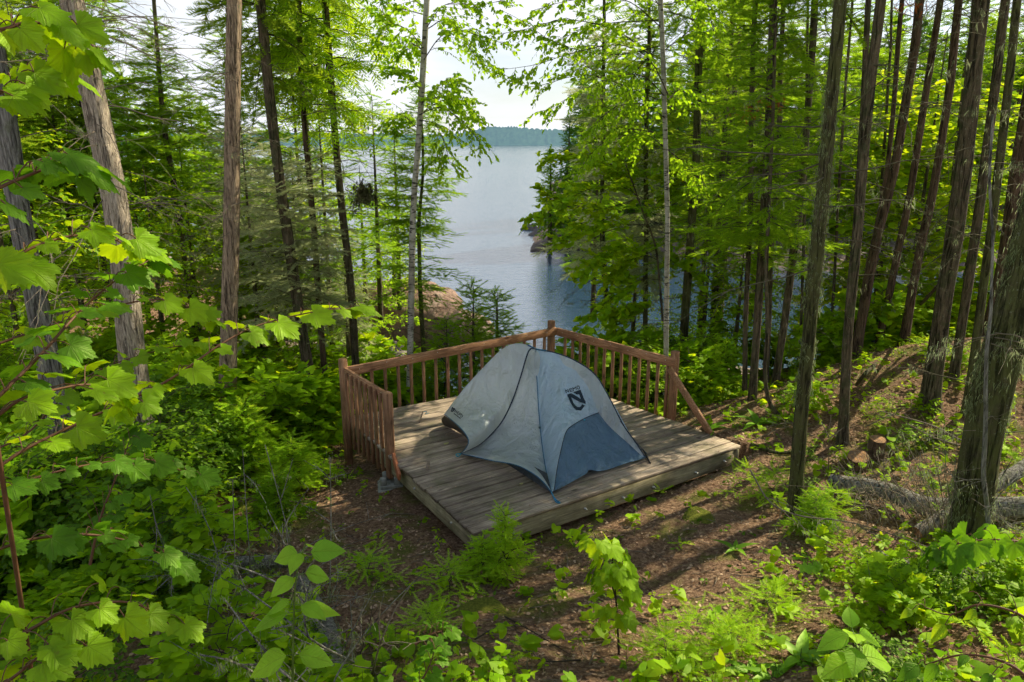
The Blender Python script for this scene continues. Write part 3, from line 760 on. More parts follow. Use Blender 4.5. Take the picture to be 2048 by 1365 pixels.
# inner tent: dark tub and body under the fly
m = M(); fl = [F1 * [1, 1, 0], R1 * [1, 1, 0], v3(FT[:2] + (FT2 - FT)[:2] * 1.0), at(889, 848, 0)]
fl = [f * [1, 1, 0] + [0, 0, .012] for f in fl]
hub2 = HUB - up3 * .14 + (FT - HUB) * .10; ftt = FT * [1, 1, 0] + up3 * .19 + sd * np.dot((FT2 - FT), sd) * .3
def strip(a0, a1, t0, t1, n=14, qm=.15):
    s = np.linspace(0, 1, n)[:, None]; rows = []
    for k in range(9):
        q = k / 8 * qm; lo = a0 + (a1 - a0) * s; hi = t0 + (t1 - t0) * s; rows.append(lo + (hi - lo) * q - up3 * .05 * math.sin(PI * q) + 0 * lo)
    return np.array(rows)
ctr = (fl[0] + fl[1] + fl[2] + fl[3]) / 4
for a0, a1, t0, t1 in ((fl[0], fl[3], hub2 + (ftt - hub2) * .0, ftt), (fl[1], fl[2], hub2, ftt)):
    V = strip(a0, a1, t0, t1); m.add(V.reshape(-1, 3), grid_faces(9, 14))
V = strip(fl[3], fl[2], ftt, ftt + (fl[2] - fl[3]) * .3, qm=.8); m.add(V.reshape(-1, 3), grid_faces(9, 14))
foot = smoothline([at(888, 851, .01), at(905, 858, .01), at(925, 868, .01), at(937, 880, .01)], 12)
part('inner_tent', m, TI, tent)
m = M(); tp = smoothline([at(889, 832, .19), at(905, 842, .20), at(925, 860, .20), at(940, 878, .22)], 12)
V = np.stack([foot + (tp - foot) * q + (foot - ctr) * .04 * math.sin(PI * q) for q in np.linspace(0, 1, 7)]); m.add(V.reshape(-1, 3), grid_faces(7, 12)); part('foot_box', m, plain('dark_brown_nylon', (.075, .065, .055), .7, .4, 9, bump=1.), tent)
def strap(P, w, mat, name, lift, n_=None):
    m = M(); V, F = tubes(P + lift, np.full(len(P), w), 6); m.add(V, F); return part(name, m, mat, tent)
strap(ZP, .009, ZIP, 'zip', nA * .006); strap(S1, .006, TRIM, 'seam', nA * .003); strap(S2, .007, ZIP, 'seam', nH * .004); strap(RG, .004, TF, 'seam', up3 * .0)
strap(HM1, .005, TRIM, 'hem', 0 * up3); strap(HM2, .005, TRIM, 'hem', 0 * up3); strap(ar + bulge_end + nH * .006, .004, ZIP, 'arch_seam', 0)
strap(np.array([HUB + (RG[3] - HUB) * 1., HUB, S2[3]]), .010, TRIM, 'ridge_trim', up3 * .003)
strap(smoothline([F1, F1 + [.0, -.02, .0], at(1112, 1000, .012), at(1121, 1006, .01), at(1112, 1004, .02), F1], 20), .006, plain('bright_blue_webbing', (.02, .22, .42), .5), 'guy_loop', 0)
strap(smoothline([C1, at(912, 909, .02), at(916, 914, .02), C1], 14), .006, plain('teal_webbing', (.02, .30, .42), .5), 'guy_loop', 0)
strap(smoothline([S2[-3], at(1286, 900, .06), at(1301, 927, .01), at(1292, 912, .01)], 16), .008, BLK, 'guy_loop', 0)
strap(smoothline([at(1238, 846, .38), at(1262, 880, .20), R1 + up3 * .03], 12) + nH * .03, .004, ZIP, 'guy_line', 0)
strap(np.array([S1[18] + nA * .012, S1[18] + nA * .012 - up3 * .03]), .012, ZIP, 'clip', 0)
m = M(); add_box(m, pH(1169, 840, .075), (1, 0, 0), (0, 1, 0), (0, 0, 1), .014, .014, .014); part('toggle', m, plain('cyan_plastic', (.02, .45, .65), .4), tent)
# printing on the fabric: strips and strokes laid on the panels
def bvh_of(V):
    f = [tuple(int(i) for i in r) for r in grid_faces(*V.shape[:2])]
    return BVHTree.FromPolygons([tuple(p) for p in V.reshape(-1, 3)], f)
BH, BF = bvh_of(HP), bvh_of(FB)
def onfab(bv, px, py, off=.004):
    d = ray(px, py); d = d / np.linalg.norm(d)
    r = bv.ray_cast(Vector(CAM), Vector(d))
    if r[0] is None: return None
    n = np.array(r[1]); n = n if np.dot(n, d) < 0 else -n
    return np.array(r[0]) + n * off
def ribbon(m, bv, pairs, conv):
    A = [];
    for i in range(len(pairs) - 1):
        for s in np.linspace(0, 1, 5)[(0 if i == 0 else 1):]:
            a = np.array(pairs[i][0]) * (1 - s) + np.array(pairs[i + 1][0]) * s; b = np.array(pairs[i][1]) * (1 - s) + np.array(pairs[i + 1][1]) * s
            A.append([onfab(bv, *conv(a + (b - a) * q)) for q in (0, .33, .67, 1)])
    A = [r for r in A if all(x is not None for x in r)]
    if len(A) > 1: m.add(np.array(A).reshape(-1, 3), grid_faces(len(A), 4))
def stroke(m, bv, pts, w, conv):
    for a, b in zip(pts[:-1], pts[1:]):
        a = np.array(a, float); b = np.array(b, float); d = (b - a) / np.linalg.norm(b - a); n = np.array([-d[1], d[0]]) * w / 2; a = a - d * w * .3; b = b + d * w * .3
        ribbon(m, bv, [(a + n, a - n), (b + n, b - n)], conv)
big = lambda q: (1110 + q[0] / 19.5, 760 + q[1] / 19.5)
sml = lambda q: (880 + q[0] / 22.75, 800 + q[1] / 22.75)
m = M()
ribbon(m, BH, [((465, 580), (620, 680)), ((540, 760), (650, 740)), ((600, 900), (710, 900)), ((680, 1040), (800, 1020)), ((760, 1130), (870, 1065)), ((830, 1185), (950, 1070)), ((1010, 1205), (1005, 1040)), ((1160, 1010), (1050, 955))], big)
ribbon(m, BH, [((465, 580), (620, 680)), ((620, 530), (640, 690))], big)
ribbon(m, BH, [((620, 530), (620, 685)), ((740, 590), (760, 765)), ((860, 660), (880, 830)), ((1005, 755), (975, 880)), ((1100, 690), (1110, 915)), ((1190, 860), (1185, 955))], big)
ribbon(m, BH, [((990, 390), (940, 570)), ((1050, 540), (965, 640)), ((1110, 690), (1005, 760))], big)
ribbon(m, BH, [((705, 490), (850, 582)), ((990, 390), (940, 572))], big)
part('emblem', m, PRINT, tent)
m = M(); w_ = 26
el = lambda cx, cy, rx, ry, tl: [(cx + rx * math.cos(a) * math.cos(tl) - ry * math.sin(a) * math.sin(tl), cy + rx * math.cos(a) * math.sin(tl) + ry * math.sin(a) * math.cos(tl)) for a in np.linspace(0, 2 * PI, 15)]
for st in ([(450, 525), (405, 400), (535, 485), (495, 375)], [(655, 340), (560, 365), (600, 470), (690, 440)], [(580, 418), (650, 395)], [(725, 440), (685, 318), (750, 355), (795, 280), (835, 390)], el(905, 305, 46, 66, -.3)): stroke(m, BH, st, w_, big)
part('lettering', m, PRINT, tent)
m = M()
for st, w in (([(575, 350), (520, 535), (580, 535)], 42), ([(575, 350), (615, 400), (590, 520)], 36), ([(640, 395), (680, 430), (600, 525)], 40), ([(670, 560), (712, 462), (740, 605), (785, 500)], 20), ([(885, 575), (830, 535), (790, 650), (850, 695)], 20), ([(812, 600), (860, 625)], 18), ([(875, 715), (925, 600), (925, 680), (985, 640), (945, 765)], 20), (el(992, 750, 44, 62, .3), 18), ([(650, 640), (780, 735), (925, 865)], 34)): stroke(m, BF, st, w, sml)
part('lettering', m, PRINT, tent)
# ------------------------------------------------------------------ generators
def conifer(H, R, nb, seed, spacing=.13, sl=.26, tmpl=T_SPRIG, droop=.35, lift=.1, prof=.75, minr=.12, sec=.48, dens=1., base_len=.5):
    """crown meshes in local coords: wood M, needles M; z from 0..H, axis at 0"""
    r = np.random.default_rng(seed); wood, ned = M(), M()
    Ps, Rs = [], []; pos = []; dirs = []; scl = []; ups = []
    for i in range(nb):
        t = (i + r.random()) / nb; z = H * t; az = i * 2.4 + r.normal() * .35
        # profile: t=0 bottom
        pr = base_len + (1 - base_len) * min(1, t / .15) if t < .15 else 1.
        L = max(minr, R * pr * (1 - t) ** prof) * (.42 + .78 * r.random())
        if nb > 60 and r.random() < .10: continue
        d = np.array([math.cos(az), math.sin(az), 0]); n = 8; s = np.linspace(0, 1, n)
        el = lift + .5 * t + .16 * r.normal(); droop_i = droop * (.5 + r.random())
        side = np.array([-d[1], d[0], 0]); bend = r.normal() * .12
        P = np.array([0, 0, z]) + L * (s[:, None] * d + np.stack([0 * s, 0 * s, el * s - droop_i * s ** 2 * (1 - t * .6)], -1) + bend * (s ** 2)[:, None] * side)
        Ps.append(P); Rs.append(np.linspace(.004 + .010 * L, .0025, n))
        k = max(2, int(L / spacing * dens)); ss = np.clip(.12 + .88 * (np.arange(k) + r.random(k) * .7) / k, 0, 1)
        bp = np.stack([np.interp(ss, s, P[:, c]) for c in range(3)], -1)
        tg = norm(P[-1] - P[0] + 1e-6)
        for sg in (1, -1):
            l2 = sec * L * (1 - ss) ** .8 + sl * .55
            m = np.maximum(1, np.round(l2 / (sl * .62)).astype(int))
            for q in range(int(m.max())):
                ok = m > q
                if not ok.any(): continue
                a = (.75 + .25 * r.random(ok.sum()))
                sd = tg * np.cos(a)[:, None] + side * sg * np.sin(a)[:, None]; sd[:, 2] -= .12 + .25 * r.random(ok.sum())
                sd = norm(sd)
                pos.append(bp[ok] + sd * (q * sl * .6)); 
                jd = norm(sd + .34 * r.standard_normal(sd.shape)); dirs.append(jd); scl.append(sl * (.8 + .5 * r.random(ok.sum()))); ups.append(np.tile([0, 0, 1.], (ok.sum(), 1)))
        pos.append(P[-1:]); dirs.append(tg[None]); scl.append(np.array([sl])); ups.append(np.array([[0, 0, 1.]]))
    # leader
    k = 5; pos.append(np.c_[np.zeros((k, 2)), H * np.linspace(.93, 1.02, k)]); a = r.random(k) * 6.28; dirs.append(norm(np.c_[np.cos(a) * .5, np.sin(a) * .5, np.ones(k)])); scl.append(np.full(k, sl * .9)); ups.append(np.tile([1., 0, 0], (k, 1)))
    V, F = tubes(np.array(Ps), np.array(Rs), 3); wood.add(V, F)
    pos = np.concatenate(pos); dirs = np.concatenate(dirs); scl = np.concatenate(scl); ups = np.concatenate(ups) + .35 * r.standard_normal((len(pos), 3))
    V, F, _ = inst(tmpl[0], tmpl[1], frames(dirs, ups, scl), pos); ned.add(V, F)
    return wood, ned

def bare_branches(zs, L, seed, sub=5, thick=.006, droop=.3, lichen=0, curl=.3, fine=0):
    """dead branches in local coords around the axis"""
    r = np.random.default_rng(seed); wood, lic = M(), M(); n = 7; s = np.linspace(0, 1, n)
    P1, R1_ = [], []; P2, R2_ = [], []; P3, R3 = [], []; lp = []
    for i, z in enumerate(zs):
        az = r.random() * 6.28; l = L * (.45 + .75 * r.random()); d = np.array([math.cos(az), math.sin(az), 0]); sd = np.array([-d[1], d[0], 0]); b = r.normal() * curl; e = r.normal() * .25
        P = np.array([0, 0, z]) + l * (s[:, None] * (d + [0, 0, e]) + (s ** 2)[:, None] * (sd * b - np.array([0, 0, droop * (.5 + r.random())])) + .03 * r.standard_normal((n, 3)) * s[:, None])
        P1.append(P); R1_.append(np.linspace(thick * (.8 + .6 * r.random()), thick * .28, n))
        for q in range(sub):
            t = .2 + .75 * r.random(); p = np.array([np.interp(t, s, P[:, c]) for c in range(3)]); sg = r.choice([-1, 1]); l2 = l * .42 * (1.1 - t) * (.5 + r.random())+.05
            d2 = norm(d * .8 + sd * sg * .7 + r.normal(size=3) * .25); Q = p + l2 * (s[:, None] * d2 + (s ** 2)[:, None] * (np.array([0, 0, -.25]) + .2 * r.normal(size=3)))
            P2.append(Q); R2_.append(np.linspace(thick * .45, thick * .18, n))
            for w in range(fine):
                t2 = .15 + .85 * r.random(); p2 = np.array([np.interp(t2, s, Q[:, c]) for c in range(3)]); d3 = norm(d2 + r.normal(size=3) * .7); P3.append(p2 + .09 * (.5 + r.random()) * s[:, None] * d3); R3.append(np.full(n, thick * .16))
            lp.append(Q[[2, 4, 6]])
        lp.append(P[2:])
    V, F = tubes(np.array(P1), np.array(R1_), 4); wood.add(V, F)
    if P2: V, F = tubes(np.array(P2), np.array(R2_), 3); wood.add(V, F)
    if P3: V, F = tubes(np.array(P3)[:, ::3], np.array(R3)[:, ::3], 3); wood.add(V, F)
    if lichen > 0 and lp:
        lp = np.concatenate(lp); k = int(len(lp) * lichen * .45); lp = lp[r.integers(0, len(lp), k)]
        lichen_at(lic, lp, r, .01, .055, 6, .0016)
    return wood, lic
def lichen_at(m, pts, r, l0=.04, l1=.14, per=7, w=.003):
    k = len(pts) * per; p = np.repeat(pts, per, 0) + r.standard_normal((k, 3)) * .012
    L = r.uniform(l0, l1, k)[:, None]; a = r.random(k) * 6.28; n = np.stack([np.cos(a), np.sin(a), 0 * a], -1) * w
    j = r.standard_normal((k, 3)) * .35
    V = np.stack([p - n, p + n, p + L * (np.array([0, 0, -.55]) + j * .5) + n * .7, p + L * (np.array([0, 0, -1.]) + j * .6)], 1).reshape(-1, 3)
    b = np.arange(k)[:, None] * 4; m.add(V, np.concatenate([b + [0, 1, 2], b + [0, 2, 3]]))

def leafy(paths, seed, tmpl, size, nleaf, twl=.35, ntw=8, droop=.2, spread=1., upn=.9, hang=0., thick=.006, petiole=.0, start=.15, pairs=False):
    """paths: list of [N,3] branch polylines (world or local). returns wood, leaves"""
    r = np.random.default_rng(seed); wood, lf = M(), M(); pos, dr, sc = [], [], []; P2, R2_ = [], []
    for P in paths:
        n = len(P); L = np.linalg.norm(np.diff(P, axis=0), axis=1).sum(); V, F = tubes(P, np.linspace(thick, thick * .3, n), 5); wood.add(V, F); s = np.linspace(0, 1, n)
        for q in range(ntw):
            t = start + (1 - start) * (q + r.random()) / ntw; p = np.array([np.interp(t, s, P[:, c]) for c in range(3)])
            i = min(n - 2, int(t * (n - 1))); tg = norm(P[i + 1] - P[i]); sd = norm(np.cross(tg, [0, 0, 1.]) + 1e-4) * r.choice([-1, 1])
            d = norm(tg * (.5 + .4 * r.random()) + sd * (.4 + .7 * r.random()) * spread + np.array([0, 0, .1 + .35 * r.normal()])); l = twl * (1.15 - .6 * t) * (.5 + .8 * r.random())
            m_ = 6; u = np.linspace(0, 1, m_)[:, None]; Q = p + l * (u * d - u ** 2 * np.array([0, 0, droop]) + .05 * r.standard_normal((m_, 3)) * u)
            P2.append(Q); R2_.append(np.linspace(thick * .45, thick * .15, m_))
            k = nleaf; tt = .15 + .85 * (np.arange(k) + .5) / k; lp = np.stack([np.interp(tt, u[:, 0], Q[:, c]) for c in range(3)], -1)
            s2 = norm(np.cross(d, [0, 0, 1.])) * np.where(np.arange(k) % 2, 1, -1)[:, None]
            ld = norm(d * .55 + s2 * .8 + .3 * r.standard_normal((k, 3)) - np.array([0, 0, hang]))
            ld[-1] = norm(d - np.array([0, 0, hang * .7]))
            if petiole: lp = lp + ld * petiole * r.uniform(.6, 1.2, (k, 1))
            pos.append(lp); dr.append(ld); sc.append(size * r.uniform(.65, 1.15, k))
    if P2: V, F = tubes(np.array(P2), np.array(R2_), 3); wood.add(V, F)
    pos = np.concatenate(pos); dr = np.concatenate(dr); sc = np.concatenate(sc)
    up = np.array([0, 0, upn]) + (1.05 - upn) * 1.2 * r.standard_normal((len(pos), 3))
    V, F, uv = inst(tmpl[0], tmpl[1], frames(dr, up, sc), pos, tmpl[2] if len(tmpl) > 2 and tmpl[2] is not None else None); lf.add(V, F, uv)
    return wood, lf

def xf(m, Rm, t, s=1.):
    for i in range(len(m.v)): m.v[i] = (m.v[i] * s) @ np.asarray(Rm).T + np.asarray(t)
    return m
def axis_rot(d, spin=0.):
    q = Vector((0, 0, 1)).rotation_difference(Vector(tuple(d))); return q.to_euler() if spin == 0 else (q.to_matrix() @ Matrix.Rotation(spin, 3, 'Z')).to_euler()

# shared crowns (local coordinates)
def mk(wn, mats):
    out = []
    for m, mt, nm in zip(wn, mats, ('branches', 'foliage')):
        me = m.mesh(nm); me.materials.append(mt); out.append(me)
    return out
CR = {}
CR['spruce_a'] = mk(conifer(7, 1.5, 95, 1), (TWIG_D, LF_SPRUCE)); CR['spruce_b'] = mk(conifer(7, 1.25, 80, 2, spacing=.15, droop=.5), (TWIG_D, LF_SPRUCE))
CR['fir_a'] = mk(conifer(6, 1.5, 90, 3, droop=.25, lift=.15), (TWIG_D, LF_FIR)); CR['fir_b'] = mk(conifer(6, 1.2, 62, 4, spacing=.17, droop=.3), (TWIG_D, LF_FIR))
CR['cedar'] = mk(conifer(6, 1.35, 80, 5, spacing=.14, sl=.30, tmpl=T_CEDAR, droop=.75, lift=.2), (TWIG_D, LF_CEDAR))
CR['sparse'] = mk(conifer(6, 1.3, 38, 6, spacing=.18, droop=.4, dens=.9, base_len=.9, prof=.5), (TWIG_D, LF_FIR))
CR['thin'] = mk(conifer(6, 1.1, 26, 16, spacing=.26, droop=.4, dens=.8, base_len=.8, prof=.6), (TWIG_D, LF_FIR))
CR['olive'] = mk(conifer(5, 1.3, 62, 7, spacing=.13, sl=.22, droop=.65, lift=.25, base_len=.9, prof=.35), (TWIG, LF_OLIVE))
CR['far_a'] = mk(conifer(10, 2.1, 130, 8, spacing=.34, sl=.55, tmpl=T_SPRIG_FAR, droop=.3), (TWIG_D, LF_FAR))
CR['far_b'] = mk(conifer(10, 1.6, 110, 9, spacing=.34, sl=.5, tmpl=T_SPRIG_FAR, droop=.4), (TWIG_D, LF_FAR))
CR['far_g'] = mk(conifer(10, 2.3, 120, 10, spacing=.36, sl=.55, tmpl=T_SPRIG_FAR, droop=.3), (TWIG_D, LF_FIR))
SAP = mk(conifer(1., .40, 46, 12, spacing=.055, sl=.115, tmpl=T_SPRIG, droop=.12, lift=.25, sec=.5), (TWIG_D, LF_FIRB))
SAPS = [mk(conifer(.9, .75, 11 + 2 * q, 40 + q, spacing=.16, sl=.30, tmpl=T_SPRIG_BIG, droop=.25, lift=.25, sec=.5), (TWIG_D, LF_FIRB)) for q in range(3)]
SAPD = mk(conifer(1., .36, 44, 13, spacing=.05, sl=.10, tmpl=T_SPRIG, droop=.15, lift=.25), (TWIG_D, LF_FIR))
CLUMP = {}
def broad_crown(seed, H, R, nb, tmpl, size, nleaf, **k):
    r = np.random.default_rng(seed); paths = []
    for i in range(nb):
        t = (i + .5) / nb; az = i * 2.4; L = R * (.6 + .6 * r.random()) * (1 - .5 * t); s = np.linspace(0, 1, 8)[:, None]; d = np.array([math.cos(az), math.sin(az), 0])
        paths.append(np.array([0, 0, H * t * .85]) + L * (s * d + s * np.array([0, 0, .55]) - s ** 2 * np.array([0, 0, .45]) + .04 * r.standard_normal((8, 3)) * s))
    return leafy(paths, seed, tmpl, size, nleaf, **k)
CR['maple_tree'] = mk(broad_crown(21, 6, 1.7, 34, T_MAPLE_S, .115, 8, twl=.75, ntw=15, upn=.8), (TWIG_D, LF_MAPLE))
CR['broad_b'] = mk(broad_crown(22, 5, 1.6, 30, T_BIRCH, .095, 9, twl=.7, ntw=17, upn=.7, hang=.3), (TWIG_D, LF_BIRCH))
CR['broad_b2'] = mk(broad_crown(23, 5, 1.9, 30, T_OVAL, .105, 9, twl=.8, ntw=16, upn=.75, hang=.2), (TWIG_D, LF_MAPLE))
SHRUB = [mk(broad_crown(30 + i, 1., .75, 15, tm, sz, 6, twl=.32, ntw=9, upn=.85, thick=.004), (TWIG_D, mt)) for i, (tm, sz, mt) in enumerate([(T_MAPLE_S, .075, LF_MAPLE), (T_OVAL, .06, LF_BIRCH), (T_MAPLE_M, .10, LF_MAPLE), (T_OVAL, .07, LF_DARK)])]

GROUPS = {}
def add_crown(t, key, loc, rot, scale, nm='crown'):
    me = CR[key] if isinstance(key, str) else key
    f = part(nm, me[1], None, t); f.location = loc; f.rotation_euler = rot; f.scale = scale
    b = part('branches', me[0], None, t); b.location = loc; b.rotation_euler = rot; b.scale = scale
    return f
# ------------------------------------------------------------------ trees whose trunks follow what the photo shows
TREES = []
def tree(label, name, cat, pts, Y, wpx, bark, H=11., crowns=(), dead=None, group=None, flare=1.75, taper=.35, sides=12, lich=0, down=True, seed=None, moss=0):
    """pts: pixels from low to high in the plane y=Y; wpx: width in pixels at the low end"""
    sd = seed if seed is not None else len(TREES) + 100; r = np.random.default_rng(sd); TREES.append(label)
    P = [onY(x, y, Y) for x, y in pts]
    d0 = norm(P[1] - P[0]) if len(P) > 1 else up3
    # extend down to the ground
    gzb = gz(P[0][0], P[0][1])
    if down:
        k = 0
        d = np.array([d0[0] * .6, 0, abs(d0[2])]); 
        while P[0][2] > gzb - .12 and k < 60: P.insert(0, P[0] - d / d[2] * min(.4, P[0][2] - gzb + .15)); gzb = gz(P[0][0], P[0][1]); k += 1
    base = P[0].copy(); dl = norm(P[-1] - P[-2]); 
    while P[-1][2] - base[2] < H: P.append(P[-1] + dl * .8 + r.normal(size=3) * .01)
    P = np.array(P); P[:, 1] += .0
    n = 64; C = smoothline(P, n); s = np.linspace(0, 1, n)
    C[:, :2] += .012 * fbm(np.c_[s * 9, s * 0 + sd, s * 0], 2)[:, None] * np.array([1, -1])
    wpx = wpx * (.76 if (pts[0][0] > 1250 and wpx < 60) else .90); h = C[:, 2] - base[2]; R0 = wpx / 2 / FPX * Y * math.sqrt(1 + ((pts[0][0] - CX) / FPX) ** 2) * .97
    rad = R0 * np.maximum(.12, 1 - h / (H * 1.05)) ** taper * (1 + (flare - 1) * np.exp(-h / (R0 * 3.2)))
    V, F = tubes(C, rad, sides); V = V.reshape(n, sides, 3)
    nz = fbm(V.reshape(-1, 3) * [14, 14, 3], 3).reshape(n, sides, 1); nz2 = fbm(V.reshape(-1, 3) * [4, 4, 1.2] + 5, 2).reshape(n, sides, 1)
    V = C[:, None] + (V - C[:, None]) * (1 + .10 * nz + .10 * nz2)
    t = thing(name, label, cat, base, group)
    m = M(); m.add(V.reshape(-1, 3), F); part('trunk', m, bark, t)
    def atz(z):
        return np.array([np.interp(z, C[:, 2], C[:, k]) for k in range(3)])
    for cr in crowns:
        key, z0, z1, w = cr[:4]
        if not isinstance(z0, tuple) and pts[0][0] > 1250: key = 'sparse' if (len(TREES) % 2 or pts[0][0] > 1600) else 'thin'; w = 1.15 if pts[0][0] > 1600 else .85  # right-hand crowns above the view reshaped to control how much sun passes
        if isinstance(z0, tuple): z0 = onY(*z0, Y)[2]; 
        if isinstance(z1, tuple): z1 = onY(*z1, Y)[2]
        p0, p1 = atz(z0), atz(min(z1, C[-1, 2])); hh = {'spruce_a': 7, 'spruce_b': 7, 'far_a': 10, 'far_b': 10, 'far_g': 10, 'olive': 5, 'broad_b': 5, 'broad_b2': 5}.get(key, 6)
        d = norm(p1 - p0); sc = (z1 - z0) / hh
        add_crown(t, key, tuple(p0 - base), axis_rot(d, r.random() * 6), (w, w, sc))
    if dead:
        z0, z1, nbr, L = dead[:4]; kw = dead[4] if len(dead) > 4 else {}
        if isinstance(z0, tuple): z0 = onY(*z0, Y)[2]
        if isinstance(z1, tuple): z1 = onY(*z1, Y)[2]
        nbr = int(nbr * (.6 if pts[0][0] > 1400 else 1.)); zs = r.uniform(z0, z1, nbr); wd, lc = bare_branches(zs * 0, L, sd, **kw)
        # shift every branch onto the trunk axis: rebuild with axis offsets
        wd, lc = M(), M()
        for z in np.array_split(zs, max(1, nbr // 3)):
            w1, l1 = bare_branches(z - z.mean(), L, int(r.integers(1e6)), **kw); c = atz(z.mean())
            for a, b in ((wd, w1), (lc, l1)):
                for v, f in zip(b.v, b.f): a.v.append(v + c); a.f.append(f - 0 + a.n); a.uv.append(np.zeros((len(v), 2)))
                a.n += b.n
        part('dead_branches', wd, kw.get('mat', TWIG) if False else (TWIG if bark in (BK_CEDAR, BK_GREY, BK_RED, BK_CEDAR2) else TWIG_M), t)
        if lc.v: part('lichen', lc, LF_LICHEN, t)
    if moss:
        lc = M(); k = moss; z = r.uniform(base[2] + .2, onY(1024, 0, Y)[2] + .5, k); a = r.random(k) * 6.28
        ctr = np.stack([atz(q) for q in z]); rr = np.interp(z, C[:, 2], rad)
        # clustered on two sides
        a = np.where(r.random(k) < .75, np.where(r.random(k) < .55, -.1, PI) + r.normal(size=k) * .5, a)
        msk = vnoise(np.c_[z * 2.2, a * 0 + sd, 0 * z]) > .42
        p = ctr + np.stack([np.cos(a), np.sin(a), 0 * a], -1) * rr[:, None]
        lichen_at(lc, p[msk], r, .015, .055, 7, .002); part('lichen', lc, LF_LICHEN, t)
    t['_b'] = 1; del t['_b']
    return t, C, base
TWIG_M = plain('lichened_bare_twig', (.10, .09, .055), .9, .5, 25)
# ------------------------------------------------------------------ named trees, left side
DW = dict(sub=6, thick=.006, droop=.35, lichen=.4)
DWF = dict(sub=7, thick=.005, droop=.5, lichen=.7, fine=3)
tree('thick pale leaning cedar trunk behind the maple leaves at the left', 'cedar_tree', 'tree', [(262, 700), (240, 470), (192, 220), (143, 0)], 7.6, 56, BK_CEDAR, 11, [('cedar', 5.5, 11, .9)], (2.2, 6., 40, 1.5, dict(sub=8, thick=.006, droop=.35, curl=.5, lichen=.3, fine=1)), taper=.5)
tree('grey lichen-covered trunk at the left edge of the picture', 'old_spruce_tree', 'tree', [(88, 680), (40, 430), (0, 180)], 7.2, 44, BK_GREY, 11, [('spruce_b', 5.0, 11.5, .9)], (1.5, 6., 34, 1.3, dict(sub=8, thick=.006, droop=.5, curl=.5, lichen=1.2, fine=1)))
tree('tall straight brown cedar trunk between the leaning cedar and the railing', 'cedar_tree', 'tree', [(455, 820), (462, 500), (465, 250), (468, 0)], 9.3, 38, BK_CEDAR2, 12, [('cedar', 6.5, 12, .9)], (2.0, 6., 22, .9, dict(sub=5, thick=.005, lichen=.4)), taper=.4)
tree('dark slanting spruce right of the tall brown cedar trunk', 'spruce_tree', 'tree', [(632, 838), (588, 560), (545, 250), (520, 0)], 10.6, 26, BK_DARK, 12, [('spruce_b', (600, 190), 12, .9), ('olive', (600, 640), (560, 330), .75)], ((600, 600), (540, 0), 26, 1.4, DWF))
tree('thin reddish spruce stem between two darker trunks left of the railing', 'spruce_tree', 'tree', [(655, 832), (628, 470), (603, 180), (598, 0)], 11.4, 15, BK_RED, 10, [('fir_b', (600, 160), 10, .75), ('olive', (600, 620), (560, 300), .7)], ((600, 640), (540, 50), 22, 1.2, DWF))
tree('slim dark tree with bright cedar foliage above the left railing corner', 'cedar_tree', 'tree', [(712, 735), (700, 560), (675, 330), (655, 60)], 11.6, 19, BK_DARK, 10.5, [('cedar', (675, 275), 9.5, 1.0)], ((600, 560), (540, 150), 24, 1.5, DWF))
tree('narrow leaning fir with green crown far left between the two cedars', 'fir_tree', 'tree', [(388, 640), (350, 380), (328, 250), (312, 60)], 13.5, 15, BK_DARK, 7, [('fir_a', (340, 420), (312, 40), .85)], ((600, 600), (540, 400), 14, 1.2, DW))
tree('white birch with dangling leaves standing behind the left railing', 'birch_tree', 'birch tree', [(818, 800), (826, 450), (840, 250), (853, 0)], 10.9, 15.5, BK_BIRCH, 11, [], None, taper=.3, flare=1.2)
tree('slim mossy stem growing just right of the white birch', 'fir_tree', 'tree', [(855, 800), (843, 640), (838, 470), (846, 330), (838, 180)], 11.8, 12, BK_MOSS, 5, [('fir_a', (840, 470), (838, 170), .55), ('sparse', (840, 600), (838, 420), .75)], ((600, 700), (540, 450), 16, .9, DWF))
# ------------------------------------------------------------------ right side
tree('second white birch with black marks behind the right railing', 'birch_tree', 'birch tree', [(1331, 820), (1333, 600), (1335, 400), (1328, 150), (1322, 0)], 10.3, 14.5, BK_BIRCH, 11, [], None, taper=.3, flare=1.1)
tree('spruce hung with pale lichen just right of the second birch', 'spruce_tree', 'tree', [(1366, 690), (1378, 520), (1392, 300), (1402, 0)], 12.5, 24, BK_MOSS, 12, [('spruce_a', 4.6, 12, 1.1), ('sparse', (1390, 520), (1390, 60), 1.0)], ((600, 620), (540, 20), 44, 1.5, dict(sub=6, thick=.006, droop=.35, lichen=2.2, fine=1)))
tree('small bent tree rising from the water edge left of the second birch', 'spruce_tree', 'tree', [(1238, 690), (1215, 610), (1204, 470), (1206, 300)], 14.5, 13, BK_MOSS, 8.5, [('olive', (1204, 520), (1204, 60), .95), ('fir_b', 3.4, 7.4, .6)], ((600, 640), (540, 150), 30, 1.2, dict(sub=6, thick=.005, droop=.4, lichen=2, fine=2)))
tree('short stem between the bent tree and the second birch', 'spruce_tree', 'tree', [(1291, 700), (1290, 600), (1292, 450)], 13.5, 15, BK_MOSS, 8, [('spruce_b', (1290, 330), 6.5, .8), ('olive', (1290, 560), (1290, 300), .5)], ((600, 660), (540, 250), 20, 1., DWF))
tree('thin lichened stem above the bright shrubs right of the railing', 'spruce_tree', 'tree', [(1424, 700), (1428, 600), (1440, 420), (1458, 120)], 13.2, 15, BK_MOSS, 10, [('sparse', (1440, 420), (1450, 0), .9), ('spruce_b', 4.6, 10, 1.)], ((600, 600), (540, 50), 34, 1.2, dict(sub=6, thick=.005, droop=.4, lichen=1.5, fine=2)))
